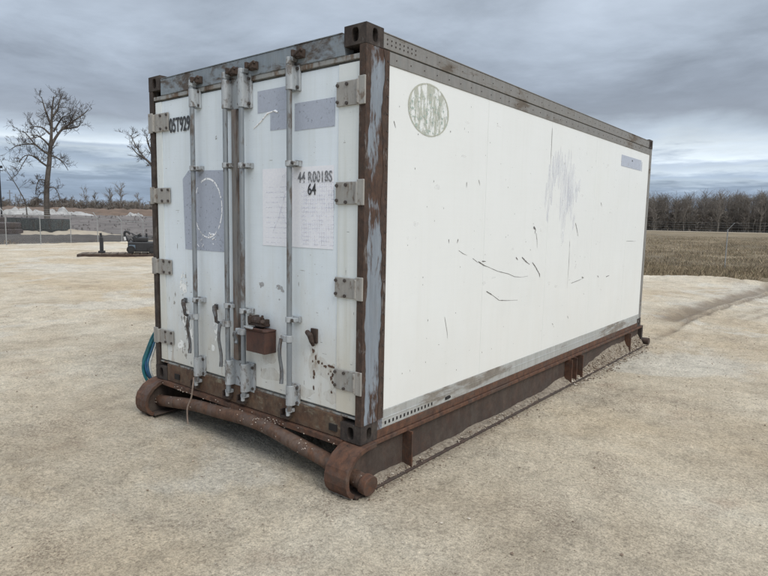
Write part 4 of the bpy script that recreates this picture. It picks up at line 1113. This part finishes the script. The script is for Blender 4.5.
# understorey so the wood closes towards the ground
spots = []
for i in range(520):
    az = rs.uniform(-23, 4); d = rs.uniform(262, 300); p = polar(az, d)
    spots.append((p.x, p.y, -.4, (2.0, rs.uniform(.7,1.5)), rs.uniform(0,6.28), rs.randrange(4)))
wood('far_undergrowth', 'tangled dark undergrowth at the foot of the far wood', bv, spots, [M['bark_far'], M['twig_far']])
# a few front-row trees one can tell apart
pa = [('tallest bare tree of the front row, above the fence post', -9.6), ('slender bare tree standing at the right edge of the wood', -6.6), ('bare tree in front of the wood just beyond the container corner', -14.6), ('bare tree of the wood between container and fence post', -12.2)]
for k, (lab, az) in enumerate(pa):
    o = empty('bare_tree', polar(az, 257, -.4), rs.uniform(0,6), lab, 'tree', 'front row of the far wood')
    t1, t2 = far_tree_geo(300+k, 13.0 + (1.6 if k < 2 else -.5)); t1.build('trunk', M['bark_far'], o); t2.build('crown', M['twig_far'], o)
# brush on the left horizon
spots = []
for i in range(620):
    az = rs.uniform(-84, -56); d = rs.uniform(138, 215); p = polar(az, d)
    spots.append((p.x, p.y, .9, (1.3, rs.uniform(.30,.72)*d/160), rs.uniform(0,6.28), rs.randrange(4)))
M['brush_red'] = simple('brush_red', (.135,.092,.068), .95, 0, .3, .3, 0)
wood('far_brush', 'low reddish brown brush along the left horizon', bv, spots, [M['brush_red'], M['twig_far']])
for k, (px_az, d, h, lab) in enumerate([(-62.95, 150, 8.6, 'tallest bare tree in the left horizon row, left of the container'), (-63.9, 152, 7.2, 'bare tree just left of the tallest one on the left horizon'), (-65.9, 150, 6.8, 'wide bare tree halfway between lone tree and container'),
        (-65.1, 155, 6.0, 'short bare tree right of the wide one on the left horizon'), (-61.6, 155, 6.2, 'bare horizon tree nearest to the container'), (-66.9, 160, 5.2, 'small bare tree right of the tall lone tree')]):
    o = empty('bare_tree', polar(px_az, d, .6), rs.uniform(0,6), lab, 'tree', 'bare trees on the left horizon')
    t1, t2 = far_tree_geo(400+k, h, True); t1.build('trunk', M['twig_far'], o); t2.build('crown', M['twig_far'], o)

# ------------------------------------------------------------------ dry grass
def grass(name, label, n, az0, az1, d0, d1, h0, h1, seed, cond=None):
    r_ = np.random.RandomState(seed)
    az = np.radians(r_.uniform(az0, az1, n)); d = d0*np.exp(r_.uniform(0, math.log(d1/d0), n))
    X = CAM.x+np.sin(az)*d; Y = CAM.y+np.cos(az)*d; Z, mk = ground_z(X, Y)
    cl_ = fbm(X, Y, .6, 4, 90)
    keep = (mk < .45) & (cl_ + r_.uniform(-.5,.4,n) > -.1)
    if cond is not None: keep &= cond(X, Y)
    X, Y, Z, cl_ = X[keep], Y[keep], Z[keep], cl_[keep]; n = len(X)
    h = r_.uniform(h0, h1, n)*(1+1.2*np.clip(cl_, -.4, .6)); a = r_.uniform(0, 6.28, n); lx = r_.normal(0, .35, n)*h; ly = r_.normal(0, .35, n)*h; w_ = r_.uniform(.008, .02, n)
    ca, sa = np.cos(a)*w_, np.sin(a)*w_
    v = np.stack([np.stack([X-ca, Y-sa, Z-.02], -1), np.stack([X+ca, Y+sa, Z-.02], -1), np.stack([X+ca*.7+lx*.5, Y+sa*.7+ly*.5, Z+h*.6], -1), np.stack([X+lx, Y+ly, Z+h], -1)], 1).reshape(-1, 3)
    f = (np.arange(n)[:, None]*4 + np.array([0,1,2,3])[None]).astype(np.int32)
    me = bpy.data.meshes.new(name); me.vertices.add(len(v)); me.vertices.foreach_set('co', v.astype(np.float32).ravel())
    me.loops.add(f.size); me.loops.foreach_set('vertex_index', f.ravel()); me.polygons.add(n)
    me.polygons.foreach_set('loop_start', np.arange(0, f.size, 4, dtype=np.int32)); me.polygons.foreach_set('loop_total', np.full(n, 4, dtype=np.int32))
    cols = r_.choice(4, n, p=[.4,.3,.2,.1])
    for c in ((.25,.195,.125), (.16,.125,.080), (.36,.29,.19), (.17,.15,.085)): me.materials.append(simple('dry_blade', c, .9, 0, .2, 3, 0))
    me.polygons.foreach_set('material_index', cols.astype(np.int32)); me.update()
    o = bpy.data.objects.new(name, me); COL.objects.link(o); tag(o, label, 'grass', kind='stuff')
grass('dry_grass', 'dry brown grass covering the field beyond the dirt yard', 200000, -24, 3, 21, 130, .05, .20, 8)
grass('dry_grass', 'dry weeds growing behind the left fence', 50000, -80, -56, 38, 90, .08, .25, 9)

# ------------------------------------------------------------------ fences
M['fence'] = simple('fence_steel', (.30,.31,.31), .6, .3, .2, 10, 0)
def chain_fence(p0, p1, n_int, height, label, arm_side, rail=True, mesh_sp=.11, mr=.0018, br_=.006):
    f = empty('chain_link_fence', p0, 0, label, 'fence')
    d = (p1-p0); ln = d.length; d.normalize(); nrm = arm_side if isinstance(arm_side, Vector) else Vector((-d.y, d.x, 0))*arm_side
    def gh(q): return gz(p0.x+q.x, p0.y+q.y)
    posts = []
    pm = None
    for i in range(n_int+1):
        q = d*(ln*i/n_int); zz0 = gh(q)
        if pm is None:
            mb = MB().tube([(0,0,-.2), (0,0,height)], .024, 8).tube([(0,0,height), tuple(nrm*.32 + Vector((0,0,height+.34)))], .020, 6)
            mb.tube([(0,0,height-.02),(0,0,height+.03)], .038, 8)
            o = mb.build('post', M['fence'], f); pm = o.data
        else:
            o = bpy.data.objects.new('post', pm); COL.objects.link(o); o.parent = f
        o.location = (q.x, q.y, zz0)
    # top rail, barbed strands, bottom wire, following the ground
    def strand(name, hz, out, r_, mt):
        pts_ = [tuple(d*(ln*i/n_int) + nrm*out + Vector((0,0,gh(d*(ln*i/n_int))+hz))) for i in range(n_int+1)]
        MB().tube(pts_, r_, 5).build(name, mt, f)
    strand('top_rail' if rail else 'top_wire', height-.03, 0, .019 if rail else .004, M['fence'])
    for k in (1, 2, 3): strand('barbed_wire', height+.34*k/3, .32*k/3, br_, M['fence'])
    strand('bottom_wire', .06, 0, .006, M['fence'])
    mb = MB(); k = 0; s = 0.0
    hgt = height-.06
    nn = int(ln/mesh_sp)
    for i in range(nn):
        for sg in (1, -1):
            a = i*mesh_sp; b_ = a + sg*hgt*.95
            a2, b2 = a, b_
            z0_, z1_ = .05, hgt
            if b2 < 0: t_ = a2/(a2-b2); z1_ = z0_+(z1_-z0_)*t_; b2 = 0
            if b2 > ln: t_ = (ln-a2)/(b2-a2); z1_ = z0_+(z1_-z0_)*t_; b2 = ln
            A = d*a2 + Vector((0,0,gh(d*a2)+z0_)); B = d*b2 + Vector((0,0,gh(d*b2)+z1_))
            mb.tube([A, B], mr, 3, cap=False)
    tag(mb.build('wire_mesh', M['fence'], f), kind='stuff')
    return f
pA = polar(-72.0+.3, 38.6); pB = polar(-67.02, 41.8)
stp = (pB-pA)/2
p_start = pA - stp*4
chain_fence(p_start, p_start + stp*15, 15, 1.70, 'grey chain-link fence with barbed wire on the left side of the yard', 1)
chain_fence(Vector((-38, 30.9, 0)), Vector((-38+4.388*13, 30.9, 0)), 13, 1.95, 'chain-link fence with one visible leaning-armed post in the brown field on the right', Vector((.9, -.5, 0)), rail=False, mr=.0013, br_=.003)

# ------------------------------------------------------------------ left background: soil strip, mounds, parked gear
def mound(name, p, rx, ry, h, rz, mat, label, cat, group=None, seed=0, kind=None, n=26, rough=.35, m_=12):
    mb = MB(); vs = [(0,0,h*(1+rough*1.2*noise.noise(Vector((seed,0,2)))))]
    for i in range(1, m_+1):
        t_ = i/m_
        for k in range(n):
            a = 2*math.pi*k/n; q = 1 + rough*noise.noise(Vector((math.cos(a)*1.5+seed, math.sin(a)*1.5, seed)))
            x_, y_ = rx*t_*q*math.cos(a), ry*t_*q*math.sin(a)
            zz_ = h*(1-t_**2.2)* (1 + rough*1.2*noise.noise(Vector((x_*1.1+seed, y_*1.1, 2)))) + h*rough*.55*noise.noise(Vector((x_*1.7, y_*1.7, seed)))*(1-t_*.6)
            if i == m_: zz_ = -.3
            vs.append((x_, y_, zz_))
    fs = [(0, 1+k, 1+(k+1) % n) for k in range(n)]
    for i in range(m_-1):
        for k in range(n): fs.append((1+i*n+k, 1+(i+1)*n+k, 1+(i+1)*n+(k+1) % n, 1+i*n+(k+1) % n))
    mb.add(vs, fs); o = mb.build(name, mat, None, smooth=True); o.location = p; o.rotation_euler = (0,0,rz); tag(o, label, cat, group, kind); return o
M['snow'] = simple('dirty_snow', (.33,.33,.325), .85, 0, .22, 1.2, .5)
M['sand'] = simple('sand', (.31,.27,.21), .95, 0, .15, .8, .3)
M['darksoil'] = simple('dark_soil', (.050,.043,.038), .95, 0, .3, .9, .3)
M['redsoil'] = simple('red_soil', (.12,.082,.058), .95, 0, .3, .5, .3)
M['greygravel'] = simple('grey_gravel', (.120,.105,.098), .95, 0, .45, .45, .6)
def strip(name, az0, az1, prof, mat, seed=0, n=110, kind='structure', wob=.5, rough=.1):
    """a band of raised ground; prof lists (distance, height) pairs from near to far"""
    mb = MB(); vs = []; fs = []; m2 = len(prof)
    for i in range(n+1):
        az = az0+(az1-az0)*i/n
        for k, (d, h) in enumerate(prof):
            p = polar(az, d + wob*noise.noise(Vector((az*.9, k*.7, seed))))
            vs.append((p.x, p.y, h + (rough*noise.noise(Vector((az*1.9, k*1.3, seed+4))) if 0 < k < m2-1 else 0)))
    for i in range(n):
        for k in range(m2-1): a = i*m2+k; fs.append((a, a+m2, a+m2+1, a+1))
    mb.add(vs, fs); o = mb.build(name, mat, None, smooth=True); o['kind'] = kind; return o
strip('gravel_slope', -86, -52, [(60,-.6), (62,-.22), (70,.02), (80,.55), (92,1.25), (103,1.62), (112,1.7), (116,-.6)], M['greygravel'], 4, rough=.18)
strip('far_road', -24, 6, [(244,-.6), (246,-.30), (252,-.22), (256,-.6)], M['sand'], 14, rough=.04)
strip('soil_bank', -86, -52, [(44.5,-.6), (45,-.32), (47,.02), (48.5,.26), (50,.24), (52,-.6)], M['darksoil'], 1, rough=.10)
strip('red_bank', -86, -52, [(117,-.6), (118,1.2), (124,2.3), (130,3.0), (140,3.1), (146,-.6)], M['redsoil'], 6, rough=.5)
mound('sand_mound', polar(-68.2, 56.5, -.35), 6.5, 2.6, .75, R(66), M['sand'], 'low pale sand mound behind the left fence', 'mound', seed=2)
wm = [(-72.9, 2.6, 1.7, 'snow heap cut by the left frame edge'), (-71.2, 2.2, 1.25, 'broad snow heap second from the left frame edge'), (-70.2, 1.5, 1.65, 'highest peak of the dirty snow heaps, left of the lone tree'), (-69.4, 1.7, 1.15, 'rounded low snow heap just left of the lone tree foot'),
      (-68.5, 1.9, 1.1, 'snow heap right at the foot of the lone tree'), (-67.7, 1.3, 1.45, 'small pointed snow heap right of the lone tree'), (-66.7, 1.9, .85, 'flat snow heap second from the right end of the row'), (-65.9, 1.4, .65, 'lowest snow heap at the right end of the row')]
for k, (az, w_, h, lab) in enumerate(wm):
    mound('snow_heap', polar(az, 104+k*.4, 1.40), w_, 1.4, h*.8, R(-az), M['snow'], lab, 'snow heap', 'dirty snow heaps on the left', seed=k*5+3, rough=.75)
for k, az in enumerate([-62.2, -61.55]):
    mound('snow_heap', polar(az, 106, 1.45), .9-.2*k, .7, .7, R(-az), M['snow'], ['small isolated snow patch seen over the fence near the container', 'smaller snow patch nearest to the container'][k], 'snow heap', 'dirty snow heaps on the left', seed=80+k, rough=.8)

# low scrub and scrap on the slope behind the fence
spots = []
for i in range(420):
    az = rs.uniform(-84, -56); d = rs.uniform(62, 103); p = polar(az, d); zz_ = np.interp(d, [62, 70, 80, 92, 103], [-.25, .0, .5, 1.2, 1.6])
    spots.append((p.x, p.y, zz_-.05, (.10, rs.uniform(.03,.07)), rs.uniform(0,6.28), rs.randrange(4)))
wood('slope_scrub', 'thin dead scrub on the grey slope behind the left fence', bv, spots, [M['bark_far'], M['twig']])
for k, (az, d, l_, zc) in enumerate([(-64.6, 55, 1.6, -.2), (-63.9, 57, 1.1, -.18), (-63.2, 55.5, 1.4, -.2)]):
    o = MB().tube(smooth_path([(-l_/2,0,.1), (-l_*.1,.08,.16), (l_/2,-.05,.12)], 4), [.11,.12,.13,.12,.12,.12,.11,.10,.09], 8).build('log', M['bark'], None, smooth=True)
    o.location = polar(az, d, zc); o.rotation_euler = (0, 0, R(20+k*14))
    tag(o, ['dark log lying behind the fence, leftmost of three', 'shortest of the three dark logs behind the fence', 'dark log behind the fence, nearest to the black machine'][k], 'log', 'dark logs behind the fence')

# dark flatbed trailer with teal boxes at the far left
M['maroon'] = worn('maroon_paint', (.030,.018,.020), amount=.3, rust=(.04,.025,.022), rust2=(.02,.015,.014), streak=.1, scale=1.5, dust_amt=.2)
M['tealbox'] = worn('teal_box', (.016,.028,.032), amount=.25, scale=2.5, dust_amt=.25, rust=(.03,.022,.02), rust2=(.02,.016,.015), streak=.1)
M['tyre'] = simple('tyre_rubber', (.018,.018,.019), .9, 0, .2, 5)
M['black'] = simple('black_steel', (.022,.023,.026), .5, .2, .3, 6)
def wheel(parent, x, y, z_, r_, w_):
    o = MB().tube([(x, y-w_/2, z_), (x, y-w_/2+.03, z_), (x, y+w_/2-.03, z_), (x, y+w_/2, z_)], [r_*.93, r_, r_, r_*.93], 22).build('wheel', M['tyre'], parent, smooth=True)
    MB().tube([(x, y-w_/2-.012, z_), (x, y-w_/2+.002, z_)], r_*.5, 14).build('rim', M['black'], o)
tp = polar(-71.6, 57, -.34); tz = R(90-(-70)) 
t1 = empty('dark_truck', polar(-72.35, 56, -.70), R(20), 'dark maroon truck parked behind the fence at the far left', 'truck')
mb = MB().box(-1.6, 1.6, -1.1, 1.1, .75, 1.25); mb.box(-1.6, -.3, -1.1, 1.1, 1.25, 2.15); mb.box(-.3, 1.5, -1.05, 1.05, 1.25, 1.75)
mb.build('body', M['maroon'], t1, .12)
MB().box(-1.45, -.45, -1.12, -1.08, 1.50, 2.0).build('window', M['black'], t1, .01)
MB().box(1.5, 1.75, -1.0, 1.0, .55, .85).build('bumper', M['black'], t1, .03)
for x_ in (-1.0, 1.0):
    for y_ in (-1.0, 1.0): wheel(t1, x_, y_, .48, .48, .3)
t2 = empty('flatbed_trailer', polar(-69.35, 58, -.62), R(20), 'dark flatbed trailer carrying teal boxes behind the left fence', 'trailer')
MB().box(-2.7, 2.7, -1.1, 1.1, .85, 1.02).build('deck', M['black'], t2, .02)
for x_ in (-1.6, -.5): wheel(t2, x_, -1.0, .42, .42, .25); wheel(t2, x_, 1.0, .42, .42, .25)
MB().box(2.0, 2.15, -.9, -.75, 0, .85).build('landing_leg', M['black'], t2, .01)
for k, (x0, x1, h) in enumerate([(-2.6, -1.0, .95), (-.85, .75, .88), (.9, 2.5, .90)]):
    b_ = empty('equipment_box', t2.location + Matrix.Rotation(R(20), 3, 'Z') @ Vector(((x0+x1)/2, 0, 1.022)), R(20),
        ['leftmost dark teal box on the flatbed trailer', 'middle dark teal box on the flatbed trailer', 'rightmost dark teal box on the flatbed trailer'][k], 'box', 'teal boxes on the trailer')
    w2 = (x1-x0)/2
    MB().box(-w2, w2, -.9, .9, 0, h).build('shell', M['tealbox'], b_, .06)
    for j in range(4): MB().box(-w2+.12+j*(w2*.46), -w2+.22+j*(w2*.46), -.935, -.902, .08, h-.08).build('rib', M['tealbox'], b_, .01)
    MB().box(-w2+.05, w2-.05, -.92, .92, h+.001, h+.05).build('lid', M['black'], b_, .02)

# lamp post and thin poles on the far left
lp = empty('lamp_post', polar(-71.93, 88, -.3), R(-71.9), 'tall dark lamp post at the left edge of the picture', 'lamp post')
MB().tube([(0,0,0), (0,0,7.6)], [.11,.08], 10).build('pole', M['black'], lp, smooth=True)
MB().box(-.35, .35, -.2, .2, 7.6, 7.9).box(-.1, .1, -.1, .1, 7.0, 7.6).build('lamp_head', M['black'], lp, .05)
MB().tube([(-.5,0,7.3), (.45,0,7.3)], .05, 6).build('cross_arm', M['black'], lp)
M['farpole'] = simple('far_pole', (.20,.215,.235), .8, 0, .1, 2, 0)
for k, (az, h, lab) in enumerate([(-71.3, 7.0, 'thin far pole just right of the lamp post'), (-70.9, 6.2, 'shorter far pole second from the lamp post'), (-70.55, 6.6, 'thin far pole nearest to the leaning sapling')]):
    o = empty('utility_pole', polar(az, 150, -.3), R(-az), lab, 'pole', 'thin far poles on the left')
    MB().tube([(0,0,0), (0,0,h)], [.14,.10], 8).build('pole', M['farpole'], o); MB().box(-.5, .5, -.05, .05, h-.7, h-.55).build('cross_arm', M['farpole'], o)

M['plankm'] = worn('plank_dusty', (.14,.11,.075), amount=.5, scale=3, dust_amt=.5, rust=(.085,.06,.04))
# low platform with upright post, and the black machine on it, about 28 m off
ang = math.atan2(11.6-9.4, -22.0+23.4)
pf = empty('steel_platform', Vector((-22.95, 9.45, .0)), ang, 'low rusty steel platform lying on the dirt left of the container', 'platform')
for y_ in (-.55, .55): MB().box(-1.05, 2.9, y_-.06, y_+.06, -.02, .10).build('runner', M['keeper'], pf, .01)
for k in range(13): MB().box(-1.0+k*.30, -1.0+k*.30+.26, -.6, .6, .101, .125).build('plank', M['plankm'], pf, .004)
up_ = MB().box(-.30, -.04, -.14, .14, .126, .22).box(-.24, -.10, -.08, .08, .22, .80).build('upright', M['black'], pf, .02)
MB().tube([(-.17, 0, .80), (-.20, 0, .98)], .05, 8).build('cap', M['black'], up_)
mc = empty('black_machine', pf.location + Matrix.Rotation(ang, 3, 'Z') @ Vector((1.25, 0, .126)), ang, 'squat black engine unit with curved pipe standing on the steel platform', 'machine')
MB().box(-.35, .75, -.42, .42, .06, .50).build('body', M['black'], mc, .05)
MB().box(-.15, .45, -.36, .36, .501, .70).build('cover', M['black'], mc, .05)
MB().box(-.30, -.05, -.44, -.421, .16, .36).build('panel', simple('blue_panel', (.12,.17,.22), .4, .2, .2, 5), mc, .01)
MB().tube(smooth_path([(-.30,0,.45), (-.42,0,.62), (-.50,0,.80), (-.46,0,.92), (-.34,0,.90), (-.28,0,.80)], 5), .05, 10).build('curved_pipe', M['black'], mc, smooth=True)
MB().tube([(-.47,-.05,.55), (-.50,-.05,.70)], .045, 8).build('white_canister', simple('canister', (.55,.56,.57), .5, 0, .1, 5), mc, smooth=True)
for x_ in (-.22, .62):
    for y_ in (-.5, .5): wheel(mc, x_, y_, .17, .17, .14)
MB().tube([(.4,-.2,.70), (.4,-.2,.86)], .04, 8).tube([(.1,.1,.7), (.1,.1,.80)], .08, 10).build('exhaust', M['black'], mc, smooth=True)
mb = MB()
for k in range(16):
    p_ = Vector((rnd.uniform(-.4,1.2), rnd.uniform(-.45,.1), rnd.uniform(.1,.75))); mb.tube(smooth_path([p_, p_+Vector((rnd.uniform(-.2,.2), rnd.uniform(-.1,.1), rnd.uniform(-.05,.25))), p_+Vector((rnd.uniform(-.4,.4), 0, rnd.uniform(-.1,.2)))], 4), .018, 6)
mb.build('hose_tangle', M['black'], mc)['kind'] = 'stuff'
MB().box(.76, 1.3, -.30, .30, .04, .20).box(.85, 1.2, -.2, .2, .20, .46).build('hitch', M['keeper'], mc, .02)

for o in bpy.data.objects:
    if o.type == 'MESH' and o.parent and o.name.split('.')[0] in ('peeling_paint','rust_blister','scuff','paint_scrape','rust_stain','table_print','arrow_print','graphic_remnants','removed_graphic','bolt_hole_shade','cam_keeper','sill_slot_shade','smear','chip','bolt'):
        if o.name.split('.')[0] in ('cam_keeper','sill_slot_shade'): continue
        if o.name.startswith('bolt') and not o.name.startswith('bolt_hole_shade') and len(o.data.vertices) < 20: continue
        o['kind'] = 'stuff'
